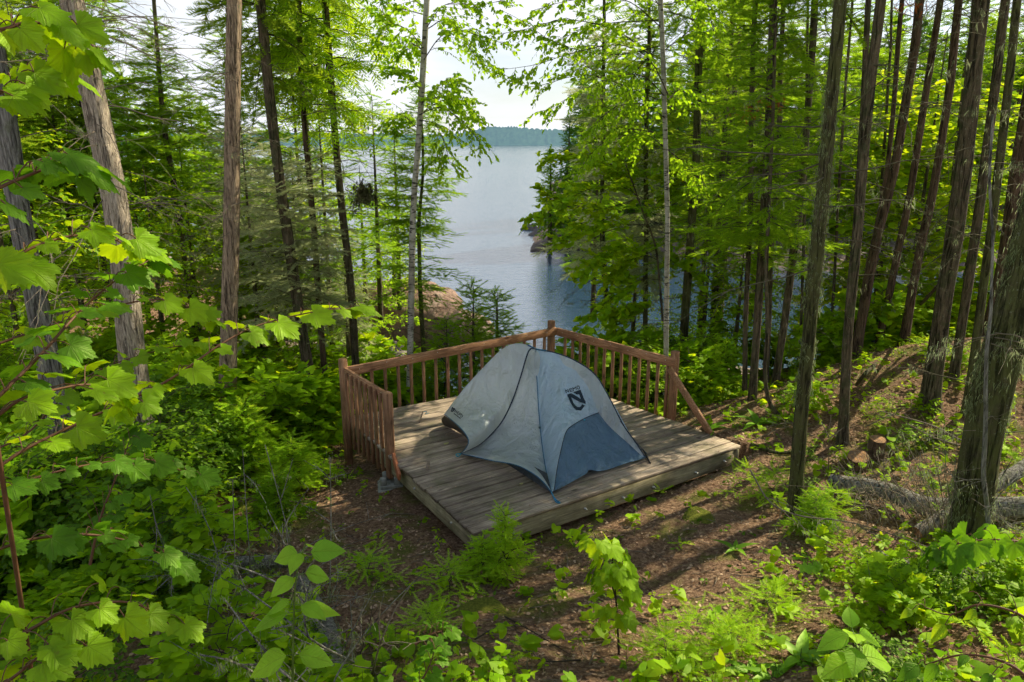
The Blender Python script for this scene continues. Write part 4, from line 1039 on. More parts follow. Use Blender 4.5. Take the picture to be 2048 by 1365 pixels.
tree('stockier stem just right of the thin lichened one', 'spruce_tree', 'tree', [(1434, 720), (1437, 620), (1446, 500), (1468, 200)], 14.2, 17, BK_DARK, 10, [('spruce_a', 4, 11, .9)], ((600, 600), (540, 50), 20, 1.2, DWF))
tree('leftmost trunk of the dark trio right of the railing', 'spruce_tree', 'tree', [(1489, 795), (1493, 600), (1500, 400), (1505, 120)], 9.6, 14, BK_DARK, 11, [('spruce_b', 4.5, 11, .95), ('sparse', (1500, 500), (1500, 0), .9)], ((600, 600), (540, 0), 22, 1.1, DWF))
tree('thickest trunk of the dark trio right of the railing', 'spruce_tree', 'tree', [(1505, 798), (1516, 600), (1532, 350), (1545, 60)], 9.2, 21, BK_DARK, 12, [('spruce_a', 4.4, 12, 1.0), ('fir_b', (1510, 540), (1530, -40), .95)], ((600, 560), (540, 0), 26, 1.3, DWF))
tree('rearmost trunk of the dark trio right of the railing', 'spruce_tree', 'tree', [(1532, 760), (1540, 560), (1556, 300), (1568, 0)], 10.6, 14, BK_DARK, 11, [('spruce_b', 4.8, 11, .9)], ((600, 600), (540, 0), 22, 1.2, DWF))
tree('thin crooked stem bending out at its foot beside the dark trio', 'sapling_tree', 'tree', [(1560, 836), (1538, 800), (1529, 740), (1534, 650), (1533, 540), (1540, 380)], 8.4, 11, BK_DARK, 6.5, [('sparse', (1530, 420), 5.5, .6)], None, down=False)
tree('slanting trunk at the water edge behind the mossy foreground trunk', 'spruce_tree', 'tree', [(1558, 715), (1580, 560), (1602, 380), (1622, 150), (1630, 0)], 10.0, 19, BK_DARK, 11, [('spruce_a', 5.0, 11, .9)], ((600, 560), (540, 0), 24, 1.3, DWF))
tree('tall mossy trunk with beard lichen standing right of the deck corner', 'spruce_tree', 'tree', [(1590, 1010), (1604, 820), (1626, 600), (1644, 400), (1662, 200), (1682, 0)], 6.05, 37, BK_MOSS, 11, [('spruce_b', 5.2, 11.5, .8)], (2.2, 5.5, 22, 1.5, dict(sub=6, thick=.006, droop=-.1, lichen=.5)), taper=.4, moss=900)
tree('straight dark trunk right of the mossy one', 'spruce_tree', 'tree', [(1686, 870), (1700, 640), (1720, 400), (1742, 180), (1762, 0)], 7.7, 26, BK_DARK, 11, [('spruce_b', 5.4, 11, .8)], (1.8, 5.2, 30, 1.6, DWF), taper=.35)
tree('thinner trunk rising close behind the straight dark trunk', 'spruce_tree', 'tree', [(1692, 800), (1706, 560), (1722, 300), (1738, 0)], 8.6, 16, BK_DARK, 10, [('spruce_a', 5.8, 10, .7)], (2., 5.4, 20, 1.3, DWF))
tree('reddish trunk leaning right on the mound crest', 'spruce_tree', 'tree', [(1722, 640), (1752, 480), (1786, 340), (1826, 120), (1840, 0)], 10.4, 23, BK_RED, 12, [('spruce_b', 5.8, 12, .8)], (3, 6, 16, 1.1, DW))
tree('slender reddish twin crossing the leaning trunk on the crest', 'spruce_tree', 'tree', [(1718, 640), (1730, 560), (1776, 330), (1800, 60)], 10.9, 12, BK_RED, 11, [('spruce_b', 6.2, 11, .7)], (3, 6, 12, 1., DW))
tree('narrow slanting red-brown trunk in the middle of the crest', 'spruce_tree', 'tree', [(1766, 640), (1788, 540), (1816, 400), (1850, 200), (1880, 0)], 10.7, 17, BK_RED, 11, [('spruce_b', 6, 11, .8)], (3, 6, 14, 1., DW))
tree('red-brown trunk on the crest left of the fallen grey stems', 'spruce_tree', 'tree', [(1812, 652), (1836, 520), (1866, 380), (1896, 200), (1912, 60)], 10.5, 20, BK_RED, 11, [('spruce_a', 6.2, 11, .7)], (3, 6, 16, 1., DW))
tree('thick dark trunk standing in the shaded hollow of the mound', 'spruce_tree', 'tree', [(1858, 825), (1884, 620), (1912, 440), (1940, 200), (1962, 0)], 8.1, 40, BK_DARK, 12, [('spruce_a', 5.6, 12, .9)], (1.6, 5.4, 30, 1.5, DWF), taper=.4)
tree('slimmer trunk right of the thick dark one in the hollow', 'spruce_tree', 'tree', [(1902, 800), (1930, 620), (1962, 400), (1990, 180), (2010, 0)], 8.6, 22, BK_DARK, 11, [('spruce_b', 6.0, 11, .8)], (2, 5.8, 20, 1.3, DWF))
tree('lichen-flecked trunk nearest the big leaning trunk', 'spruce_tree', 'tree', [(1930, 840), (1958, 640), (1990, 400), (2012, 200), (2032, 0)], 7.9, 20, BK_MOSS, 11, [('spruce_b', 5.6, 11, .8)], (2, 5.4, 22, 1.3, DWF))
tree('stout red-brown trunk on the crest near the right picture edge', 'spruce_tree', 'tree', [(1984, 660), (2002, 560), (2030, 380), (2062, 180)], 10.6, 33, BK_RED, 12, [('spruce_a', 6.2, 12, .8)], (3, 6, 16, 1.2, DW))
tree('big leaning trunk with moss and beard lichen in the right foreground', 'spruce_tree', 'tree', [(1935, 1075), (1962, 900), (1996, 740), (2050, 540), (2110, 330)], 4.5, 76, BK_MOSS, 10, [('spruce_b', 5.4, 10, .7)], (1.4, 4.2, 22, .9, dict(sub=5, thick=.004, lichen=1.)), taper=.3, moss=1500, flare=1.35)
tree('slim lichened sapling pole leaning on the big right foreground trunk', 'sapling_tree', 'tree', [(1975, 1075), (1968, 960), (1972, 840), (1974, 760)], 4.25, 12, BK_GREY, 2.6, [], (0.8, 2.2, 16, .5, dict(sub=6, thick=.003, lichen=1.5)), down=True)
for lb_, k_, z0_, z1_, w_ in (('thick dark trunk standing in the shaded hollow of the mound', 'broad_b2', 5.8, 8.5, .6),):  # leafy crown added above the view to break trunk shadows into dapple
    t_ = [o for o in bpy.data.objects if o.get('label') == lb_][0]; tr_ = [c for c in t_.children if c.name.startswith('trunk')][0]; co_v = np.array([v.co[:] for v in tr_.data.vertices]); b_ = np.array(t_.location)
    sel = co_v[np.abs(co_v[:, 2] + b_[2] - z0_) < .6].mean(0); add_crown(t_, k_, (sel[0], sel[1], z0_ - b_[2]), (0, 0, 1.), (w_, w_, (z1_ - z0_) / 5))
# thin stems in the background between the trunks
for i, (p, Y, w, lb) in enumerate([([(1598, 720), (1604, 560), (1612, 300)], 12, 8, 'very thin upright stem just left of the mossy trunk'), ([(1664, 640), (1672, 480), (1690, 200)], 13, 8, 'very thin stem seen between the mossy trunk and the straight dark one'),
        ([(1748, 640), (1756, 480), (1774, 200)], 13.5, 8, 'pencil-thin stem behind the crossing red trunks'), ([(1884, 640), (1896, 480), (1920, 250)], 12.6, 12, 'thin trunk glimpsed left of the thick dark hollow trunk'), ([(2036, 700), (2044, 500), (2060, 300)], 12, 14, 'shaded trunk at the extreme right behind the stout one')]):
    tree(lb, 'spruce_tree', 'tree', p, Y, w, BK_DARK, 9, [], (0, 5, 24, 1.3, DWF), group='thin stems among the trunks')

# ------------------------------------------------------------------ birch foliage, as boughs of the two birches
def bough_thing(host, paths, seed, tmpl, size, mat, **k):
    w_, l_ = leafy(paths, seed, tmpl, size, **k)
    part('bough', w_, TWIG_D, host); part('foliage', l_, mat, host)
def pxpath(pts, Y, dY=0.): 
    n = len(pts); return smoothline([onY(x, y, Y + dY * i / (n - 1)) for i, (x, y) in enumerate(pts)], 14)
byl = {o['label']: o for o in bpy.data.objects if 'label' in o}
b1 = byl['white birch with dangling leaves standing behind the left railing']; b2 = byl['second white birch with black marks behind the right railing']
kw = dict(nleaf=11, twl=.5, ntw=26, hang=.75, upn=.3, thick=.008, start=.1, droop=.45)
bough_thing(b1, [pxpath([(848, 120), (880, 75), (920, 60), (965, 75), (1000, 85)], 10.8, -.6), pxpath([(850, 100), (815, 60), (775, 40), (755, -10)], 10.9, -.4), pxpath([(850, 60), (890, 10), (960, 10), (1010, 0)], 10.9, -.8), pxpath([(842, 210), (880, 170), (915, 160)], 10.8, -.3),
    pxpath([(838, 230), (880, 215), (920, 240), (960, 285)], 10.8, -.7), pxpath([(838, 240), (870, 250), (890, 290), (900, 330)], 10.8, -.5), pxpath([(842, 180), (810, 150), (785, 140)], 10.9, -.3), pxpath([(846, 100), (826, 90), (812, 105)], 10.9, .3), pxpath([(840, 200), (900, 195), (935, 205)], 10.9, .4), pxpath([(852, 20), (800, -20), (740, -15)], 10.9, 0.4)], 301, T_BIRCH, .072, LF_BIRCH, **kw)
bough_thing(b2, [pxpath([(1336, 190), (1300, 120), (1240, 90), (1150, 105), (1070, 130), (1000, 140)], 10.3, -.9), pxpath([(1336, 200), (1280, 150), (1200, 165), (1130, 200), (1090, 225)], 10.3, -.6), pxpath([(1300, 110), (1230, 60), (1130, 40), (1050, 60), (985, 70)], 10.1, -.5), pxpath([(1328, 60), (1250, 0), (1150, 0), (1070, 20)], 10.3, -.6),
    pxpath([(1334, 240), (1290, 210), (1230, 215), (1180, 260)], 10.3, -.5), pxpath([(1330, 100), (1380, 60), (1400, 20)], 10.3, 0), pxpath([(1325, 20), (1280, -30), (1180, -40)], 10.3, 0), pxpath([(1334, 300), (1290, 270), (1250, 300)], 10.3, .5), pxpath([(1336, 200), (1360, 180), (1385, 200)], 10.3, .5), pxpath([(1310, 100), (1270, 150), (1250, 230)], 10.3, .5)], 302, T_BIRCH, .072, LF_BIRCH, **kw)
bough_thing(b1, [pxpath([(852, 60), (900, 40), (950, 110), (985, 130)], 11.2, .4), pxpath([(850, 30), (790, 20), (770, 70), (762, 110)], 11.2, .3), pxpath([(838, 260), (800, 230), (780, 260)], 11.2, .3), pxpath([(838, 230), (890, 200), (940, 215), (955, 240)], 11.3, .2)], 311, T_BIRCH, .074, LF_BIRCH, **kw)
bough_thing(b2, [pxpath([(1336, 210), (1270, 180), (1170, 150), (1060, 175), (1010, 150)], 10.8, .3), pxpath([(1330, 90), (1230, 110), (1120, 90), (1040, 40), (1000, 20)], 10.8, .3), pxpath([(1330, 40), (1200, 50), (1090, 90)], 11, .3), pxpath([(1334, 270), (1250, 260), (1190, 300), (1160, 340)], 11, .3), pxpath([(1330, 10), (1400, 0), (1430, 60)], 11, .3), pxpath([(1336, 300), (1370, 330), (1400, 380)], 11, .3)], 312, T_BIRCH, .074, LF_BIRCH, **kw)
# tiered maple behind the right railing
w_, l_ = bare_branches([0, .05, .1, .16], .8, 909, sub=7, thick=.007, droop=.1, lichen=1.); tF = byl['slim dark tree with bright cedar foliage above the left railing corner']; o = part('dead_branches', xf(w_, np.eye(3), onY(692, 400, 11.55)), TWIG_M, tF)
mt_, C_, b_ = tree('slender maple with tiers of sunlit yellow-green leaves in front of the inlet', 'maple_tree', 'maple tree', [(1330, 700), (1322, 600), (1312, 500), (1285, 420)], 12.3, 8, BK_DARK, 4.0, [])
kw = dict(nleaf=9, twl=.55, ntw=34, hang=.12, upn=.75, thick=.006, start=.15, droop=.15)
bough_thing(mt_, [pxpath([(1290, 400), (1230, 370), (1150, 390), (1060, 440)], 12.2, -.4), pxpath([(1280, 400), (1220, 335), (1150, 310), (1095, 315)], 12.3, .3), pxpath([(1300, 450), (1240, 450), (1180, 455), (1110, 485)], 12.2, 0), pxpath([(1315, 520), (1260, 500), (1210, 510), (1160, 545)], 12.2, -.3), pxpath([(1320, 560), (1280, 560), (1230, 590), (1180, 635)], 12.2, -.3),
    pxpath([(1320, 540), (1350, 520), (1390, 545)], 12.3, .2), pxpath([(1318, 600), (1280, 610), (1230, 625)], 12.2, 0), pxpath([(1285, 420), (1250, 340), (1260, 290)], 12.3, .4), pxpath([(1300, 430), (1330, 380), (1340, 340)], 12.4, .4), pxpath([(1310, 500), (1250, 530), (1220, 560)], 12.2, .5), pxpath([(1270, 400), (1190, 420), (1120, 400), (1080, 380)], 12.7, .3)], 303, T_MAPLE_S, .095, LF_MAPLE, **kw)

# ------------------------------------------------------------------ mid-ground trees defined by place and crown extent
def simple_tree(label, name, cat, px, ybase, ytop, Y, key, w, bark=BK_DARK, low=.15, group=None, wp=12):
    zb = gz(onY(px, ybase, Y)[0], Y) if ybase is None or ybase == 0 else onY(px, ybase, Y)[2]
    x = onY(px, ybase or 600, Y)[0]; base = np.array([x, Y, max(zb, WL - .3)]); zt = onY(px, ytop, Y)[2]; H = zt - base[2]
    t = thing(name, label, cat, base, group); TREES.append(label)
    C = smoothline([base, base + [.02, 0, H * .5], base + [0.03, 0, H]], 14); m = M(); V, F = tubes(C, np.linspace(wp / 2 / FPX * Y, .006, 14), 7); m.add(V, F); part('trunk', m, bark, t)
    hh = {'spruce_a': 7, 'spruce_b': 7, 'far_a': 10, 'far_b': 10, 'far_g': 10, 'olive': 5, 'broad_b': 5, 'broad_b2': 5}.get(key, 6) if isinstance(key, str) else 1.
    sc = H * (1 - low) / hh; add_crown(t, key, (0, 0, H * low), (0, 0, random.random() * 6), (w, w, sc)); return t
for a in [
    ('young fir behind the middle of the back railing', 'fir_tree', 'fir tree', 946, 790, 572, 11.5, SAPD, 1.5, BK_DARK, .15),
    ('second young fir close to the deck corner post', 'fir_tree', 'fir tree', 992, 760, 585, 12.2, SAPD, 1.9, BK_DARK, .15),
    ('little dark fir low behind the railing left of the two young firs', 'fir_tree', 'fir tree', 893, 800, 640, 11.2, SAPD, 1.5, BK_DARK, .1),
    ('lichened spruce with drooping olive boughs left of the boulder', 'spruce_tree', 'spruce tree', 700, 760, 470, 12.6, 'olive', .55, BK_DARK, .1),
    ('olive-boughed spruce between the reddish stem and the cedar foliage', 'spruce_tree', 'spruce tree', 668, 740, 150, 13.2, 'sparse', .95, BK_DARK, .2),
    ('olive-boughed spruce seen just right of the tall brown cedar', 'spruce_tree', 'spruce tree', 520, 700, 250, 13, 'olive', .9, BK_DARK, .25),
    ('feathery spruce filling the gap left of the white birch', 'spruce_tree', 'spruce tree', 762, 640, 190, 15, 'sparse', .9, BK_DARK, .25),
    ('dark fir at the shore behind the white birch', 'fir_tree', 'fir tree', 800, 620, 235, 18, 'fir_b', .75, BK_DARK, .3),
    ('bright green broadleaf tree behind the narrow leaning fir', 'leafy_tree', 'tree', 300, 660, 250, 15, 'broad_b2', 1.1, BK_DARK, .05),
    ('broad leafy tree between the two cedars', 'leafy_tree', 'tree', 400, 680, 290, 14, 'broad_b', 1., BK_DARK, .05),
    ('leafy tree low behind the dark slanting spruce', 'leafy_tree', 'tree', 545, 700, 330, 17, 'broad_b', 1.1, BK_DARK, .05),
    ('leafy shoreline tree above the pink boulder', 'leafy_tree', 'tree', 790, 610, 420, 20, 'broad_b2', .65, BK_DARK, .05),
    ('tall dark fir beyond the leaning cedar', 'fir_tree', 'fir tree', 225, 650, -260, 13, 'fir_a', 1.1, BK_DARK, .3),
    ('tall drooping spruce at the upper left behind the grey trunk', 'spruce_tree', 'spruce tree', 100, 650, -250, 12, 'spruce_a', 1.1, BK_DARK, .3),
    ('spire-shaped fir rising against the sky left of the tall cedar', 'fir_tree', 'fir tree', 372, 640, 60, 19, 'fir_a', .95, BK_DARK, .25),
    ('distant fir spire between the two cedars', 'fir_tree', 'fir tree', 420, 600, 170, 26, 'fir_b', 1.1, BK_DARK, .2),
    ('dark spruce whose top hangs over the tall cedar trunk', 'spruce_tree', 'spruce tree', 575, 640, -330, 14, 'spruce_b', 1.05, BK_DARK, .5),
    ('dark crowned spruce above the slim cedar-leaved tree', 'spruce_tree', 'spruce tree', 640, 640, -300, 16, 'spruce_a', .95, BK_DARK, .5),
    ('leafy tree filling the gap between the slanting spruce and the reddish stem', 'leafy_tree', 'tree', 610, 720, 300, 15.5, 'broad_b2', .9, BK_DARK, .05),
    ('leafy tree behind the tangled twig clump', 'leafy_tree', 'tree', 735, 690, 330, 16.5, 'broad_b', .85, BK_DARK, .05),
    ('olive spruce in front of the shore left of the boulder', 'spruce_tree', 'spruce tree', 625, 760, 330, 13.8, 'olive', .8, BK_DARK, .1),
    ('olive spruce behind the tall brown cedar trunk', 'spruce_tree', 'spruce tree', 490, 740, 300, 14.5, 'olive', .9, BK_DARK, .1),
    ('pale leafy tree at the upper left behind the leaning cedar', 'leafy_tree', 'tree', 170, 660, 120, 12.5, 'broad_b', 1.1, BK_DARK, .1),
    ('bushy tree at the far left behind the grey trunk', 'leafy_tree', 'tree', 40, 700, 200, 11, 'broad_b2', 1., BK_DARK, .05),
    ('sunlit leafy tree low on the slope behind the left railing corner', 'leafy_tree', 'tree', 680, 760, 520, 14.2, 'broad_b', .55, BK_DARK, .05),
    ('leafy tree between the leaning cedar and the narrow fir', 'leafy_tree', 'tree', 330, 700, 330, 12.2, 'broad_b2', .8, BK_DARK, .05),
    ('leafy tree just left of the slanting spruce at the shore', 'leafy_tree', 'tree', 560, 720, 420, 13.4, 'maple_tree', .7, BK_DARK, .05),
    ('green fir standing close behind the tall brown cedar', 'fir_tree', 'fir tree', 505, 720, 60, 15.5, 'fir_a', .95, BK_DARK, .2),
    ('green fir behind the reddish stem', 'fir_tree', 'fir tree', 622, 700, -40, 17, 'fir_a', .9, BK_DARK, .3),
    ('bright leafy tree low between the bent tree and the second birch', 'leafy_tree', 'tree', 1262, 720, 430, 14.6, 'broad_b2', .5, BK_DARK, .05),
    ('leafy tree at the shore right of the second birch', 'leafy_tree', 'tree', 1400, 740, 400, 13.6, 'broad_b', .62, BK_DARK, .05),
    ('leafy tree filling the shore between the lichened stems and the dark trio', 'leafy_tree', 'tree', 1465, 740, 470, 12.6, 'maple_tree', .5, BK_DARK, .05),
    ('dark-boughed spruce reaching low over the inlet beside the second birch', 'spruce_tree', 'spruce tree', 1395, 700, -80, 15.5, 'spruce_a', 1.1, BK_DARK, .3),
    ('drooping fir over the inlet left of the second birch', 'fir_tree', 'fir tree', 1185, 640, 190, 22, 'fir_a', 1.0, BK_DARK, .2),
    ('dense fir behind the tall mossy trunk', 'fir_tree', 'fir tree', 1600, 700, -60, 14.5, 'fir_a', 1.0, BK_DARK, .35),
    ('large leafy maple lighting up the wood behind the crest trunks', 'maple_tree', 'maple tree', 1800, 700, 60, 13.2, 'maple_tree', 1.15, BK_DARK, .02),
    ('leafy maple behind the thick hollow trunk', 'maple_tree', 'maple tree', 1905, 700, 120, 14.4, 'maple_tree', 1.1, BK_DARK, .02),
    ('leafy maple right of the straight dark trunk', 'maple_tree', 'maple tree', 1735, 720, 130, 15, 'maple_tree', 1., BK_DARK, .02),
    ('leafy tree behind the dark trio of trunks', 'leafy_tree', 'tree', 1560, 700, 330, 15, 'broad_b', .7, BK_DARK, .05),
    ('leafy tree at the extreme right behind the stout trunk', 'leafy_tree', 'tree', 2010, 740, 220, 14, 'broad_b2', .9, BK_DARK, .02),
    ('tall dark fir behind the leafy maples', 'fir_tree', 'fir tree', 1850, 640, -60, 19, 'fir_a', 1.3, BK_DARK, .35),
    ('tall dark fir behind the thick hollow trunk', 'fir_tree', 'fir tree', 1960, 640, -60, 18, 'fir_a', 1.3, BK_DARK, .3),
    ('tall dark fir above the straight dark trunk', 'fir_tree', 'fir tree', 1680, 640, -40, 18, 'fir_a', 1.3, BK_DARK, .35),
    ('tall dark spruce above the dark trio of trunks', 'spruce_tree', 'spruce tree', 1500, 640, -60, 17, 'spruce_a', 1.2, BK_DARK, .35),
    ('drooping spruce between the second birch and the dark trio', 'spruce_tree', 'spruce tree', 1440, 640, -60, 18, 'spruce_a', 1.2, BK_DARK, .25),
]: simple_tree(*a)
# wood across the inlet and along the far bank
mfs = M(); fx = np.linspace(-2, 90, 120); fy = np.linspace(30, 110, 90); FX, FY = np.meshgrid(fx, fy, indexing='ij')
def shoreY(x): return 38.5 + 3.5 * np.sin(x * .3) * np.exp(-x / 20) - .28 * np.maximum(0, x - 3) 
dd = np.minimum(FY - shoreY(FX), (FX - (.9 + .07 * (FY - 39))) * 1.3); FZ = WL + np.clip(dd * .42, -1.5, 2.2) + .05 * np.maximum(dd - 4, 0) + .45 * fbm(np.stack([FX * .5, FY * .5, 0 * FX], -1), 3) * np.clip(dd, 0, 1)
mfs.add(np.stack([FX, FY, FZ], -1).reshape(-1, 3), grid_faces(120, 90))
t = NT('far_bank'); co = t.geo(); n = t.noise(co, 1.3, 5, .7); s3 = t.n('ShaderNodeSeparateXYZ'); t.l(co, s3.inputs[0]); mr = t.n('ShaderNodeMapRange'); t.l(s3.outputs[2], mr.inputs[0]); mr.inputs[1].default_value = -2.; mr.inputs[2].default_value = -.9
col = t.mix(mr.outputs[0], t.ramp(n, [(.3, (.07, .055, .05)), (.7, (.24, .18, .15))]), t.ramp(n, [(.3, (.015, .028, .010)), (.7, (.05, .07, .02))])); FARB = t.finish(t.pbr(col, .9, t.bump(n, 1., .3)))
o = part('far_bank', mfs, FARB); o['kind'] = 'structure'
def fz(x, y): d_ = min(y - shoreY(x), (x - (.9 + .07 * (y - 39))) * 1.3); return WL + min(2.2, max(-1.5, d_ * .42)) + .05 * max(d_ - 4, 0)
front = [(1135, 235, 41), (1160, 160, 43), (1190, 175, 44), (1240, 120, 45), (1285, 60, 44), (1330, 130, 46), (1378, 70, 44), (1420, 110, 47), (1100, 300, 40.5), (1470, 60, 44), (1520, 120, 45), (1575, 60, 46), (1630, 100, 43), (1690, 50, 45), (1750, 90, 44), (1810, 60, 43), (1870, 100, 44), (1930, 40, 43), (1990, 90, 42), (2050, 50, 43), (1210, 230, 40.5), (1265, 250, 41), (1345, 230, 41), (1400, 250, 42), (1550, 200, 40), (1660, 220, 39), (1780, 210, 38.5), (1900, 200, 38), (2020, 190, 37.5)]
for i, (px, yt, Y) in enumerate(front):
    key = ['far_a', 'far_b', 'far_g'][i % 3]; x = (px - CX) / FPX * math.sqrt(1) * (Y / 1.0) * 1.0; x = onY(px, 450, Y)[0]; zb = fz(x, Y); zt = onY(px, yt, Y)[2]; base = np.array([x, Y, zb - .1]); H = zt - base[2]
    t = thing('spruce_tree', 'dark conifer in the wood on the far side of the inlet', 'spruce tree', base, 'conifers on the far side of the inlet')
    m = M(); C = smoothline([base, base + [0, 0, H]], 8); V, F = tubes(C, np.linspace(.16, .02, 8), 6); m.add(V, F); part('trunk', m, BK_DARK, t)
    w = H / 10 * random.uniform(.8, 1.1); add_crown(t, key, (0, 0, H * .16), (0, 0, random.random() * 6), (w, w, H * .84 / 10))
# back rows
for i in range(34):
    px = 1150 + i * 29 + random.uniform(-14, 14); Y = random.uniform(52, 64); yt = random.uniform(20, 150) if px > 1350 else random.uniform(110, 210)
    x = onY(px, 450, Y)[0]; zb = fz(x, Y); zt = onY(px, yt, Y)[2]; base = np.array([x, Y, zb]); H = zt - zb
    t = thing('spruce_tree', 'conifer deep in the wood behind the far bank', 'spruce tree', base, 'conifers deep behind the far bank')
    m = M(); C = smoothline([base, base + [0, 0, H]], 5); V, F = tubes(C, np.linspace(.18, .02, 5), 5); m.add(V, F); part('trunk', m, BK_DARK, t)
    w = H / 10 * .95; add_crown(t, ['far_a', 'far_b'][i % 2], (0, 0, H * .1), (0, 0, random.random() * 6), (w, w, H * .9 / 10))
# wood on the left point, seen between the trunks
for i, (px, yt, Y) in enumerate([(430, 215, 34), (350, 180, 30), (290, 150, 28), (240, 120, 27), (160, 90, 24), (90, 60, 22), (20, 80, 22), (500, 330, 33), (560, 400, 30), (180, -60, 20), (50, -150, 17)]):
    x = onY(px, 500, Y)[0]; zb = max(gz(x, Y), WL); base = np.array([x, Y, zb]); H = onY(px, yt, Y)[2] - zb
    t = thing('spruce_tree', 'conifer on the wooded point at the left', 'spruce tree', base, 'conifers on the left point')
    m = M(); C = smoothline([base, base + [0, 0, H]], 6); V, F = tubes(C, np.linspace(.12, .02, 6), 6); m.add(V, F); part('trunk', m, BK_DARK, t)
    w = H / 10 * 1.0; add_crown(t, ['far_g', 'far_a'][i % 2], (0, 0, H * .12), (0, 0, random.random() * 6), (w, w, H * .88 / 10))
# witches' broom
c = onY(728, 388, 11.4); m = M(); k = 1100; p = norm(RNG.standard_normal((k, 3))) * (RNG.random((k, 1)) ** .8) * [.27, .22, .16]; p = p * (1 + .8 * fbm(p * 9, 2)[:, None]); p[:, 2] -= .35 * np.abs(p[:, 0]); V, F, _ = inst(T_SPRIG_FAR[0], T_SPRIG_FAR[1], frames(p + .1 * RNG.standard_normal((k, 3)), np.tile([0, 0, 1.], (k, 1)), np.full(k, .07)), p + c); m.add(V, F)
solo('twig_clump', m, plain('brown_twigs', (.085, .085, .035), .9, .5), 'dense dark brown tangle of twigs hanging in the slim cedar-leaved tree', 'twig clump', c)

for px, py, Y, host in ((1550, 205, 9.2, 'thickest trunk of the dark trio right of the railing'), (1820, 14, 10.4, 'reddish trunk leaning right on the mound crest'), (1500, 225, 9.6, 'leftmost trunk of the dark trio right of the railing')):
    c = onY(px, py, Y - .3); m = M(); k = 26; p = RNG.normal(size=(k, 3)) * [.10, .05, .025] + c; V, F, _ = inst(T_SPRIG[0], T_SPRIG[1], frames(RNG.normal(size=(k, 3)), np.tile([0, 0, 1.], (k, 1)), np.full(k, .09)), p); m.add(V, F); part('dead_needles', m, LF_RUST, byl[host])
# ------------------------------------------------------------------ hills across the lake
def hill(name, y0, ztop, pts, col1, col2, amp):
    m = M(); xs = np.linspace(-1500, 1500, 900); prof = np.interp(xs, [p[0] for p in pts], [p[1] for p in pts])
    jag = RNG.random(900) * amp; rows = []
    for k, s in enumerate(np.linspace(0, 1, 10)):
        z = WL + (prof * s) + (jag if k == 9 else RNG.random(900) * amp * .5 * (k > 0)); rows.append(np.stack([xs, y0 + s * 250 + RNG.normal(size=900) * 4, z], -1))
    V = np.array(rows); m.add(V.reshape(-1, 3), grid_faces(10, 900)); t = NT(name + '_hazy_forest'); co = t.geo((1, .2, 1)); n = t.noise(co, .12, 6, .8); c = t.ramp(n, [(.35, col1), (.65, col2)])
    haze_glow = t.n('ShaderNodeEmission', Strength=1.); haze_glow.inputs[0].default_value = (.20, .38, .55, 1); b = t.pbr(c, 1.); mx = t.n('ShaderNodeMixShader', Fac=.42); t.l(b.outputs[0], mx.inputs[1]); t.l(haze_glow.outputs[0], mx.inputs[2])  # blue emission mixed over the forest colour stands in for distance haze
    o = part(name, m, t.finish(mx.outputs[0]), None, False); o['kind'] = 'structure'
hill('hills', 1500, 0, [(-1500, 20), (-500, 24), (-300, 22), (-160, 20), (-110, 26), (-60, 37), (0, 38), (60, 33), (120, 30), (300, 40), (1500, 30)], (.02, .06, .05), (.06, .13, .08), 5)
# ------------------------------------------------------------------ placing on the ground through a picture position
def hit(px, py):
    d = ray(px, py); d = d / d[1]; ys = np.linspace(1.2, 34, 900); P = CAM + np.outer(ys, d); g_ = ground(P[:, 0], P[:, 1])
    k = np.argmax(P[:, 2] < g_); return np.array([P[k, 0], P[k, 1], g_[k]])
def place(meshes, name, label, cat, loc, s, rz, group=None, sz=None, tilt=0.):
    t = thing(name, label, cat, loc, group); rot = (random.gauss(0, tilt), random.gauss(0, tilt), rz)
    f = part('foliage', meshes[1], None, t); b = part('stem' if name not in () else 'branches', meshes[0], None, t)
    for o in (f, b): o.scale = (s, s, sz or s); o.rotation_euler = rot
    return t
# ---------------- rocks
def rock(name, label, cat, c, size, seed, mat, rot=0., group=None, flat=1., sub=5):
    import bmesh
    bm = bmesh.new(); bmesh.ops.create_icosphere(bm, subdivisions=sub, radius=1.); V = np.array([v.co[:] for v in bm.verts])
    r = np.random.default_rng(seed)
    for _ in range(9):
        n = norm(r.standard_normal(3) * [1, 1, .8]); d_ = V @ n; k = .62 + .25 * r.random(); V = V - np.outer(np.maximum(0, d_ - k), n) * .85
    V = V * (1 + .13 * fbm(V * 1.6 + seed, 4)[:, None] + .05 * fbm(V * 6 + seed, 4)[:, None] - .05 * (np.abs(fbm(V * 2.2 + seed + 4, 2)) < .05)[:, None])
    V = V * size; ca, sa = math.cos(rot), math.sin(rot); V = V @ np.array([[ca, sa, 0], [-sa, ca, 0], [0, 0, 1]])
    for v, p in zip(bm.verts, V): v.co = p
    me = bpy.data.meshes.new(name); bm.to_mesh(me); bm.free(); me.polygons.foreach_set('use_smooth', np.ones(len(me.polygons), bool)); me.materials.append(mat)
    o = bpy.data.objects.new(name, me); COL.objects.link(o); o.location = Vector(tuple(c)); return tag(o, label, cat, group)
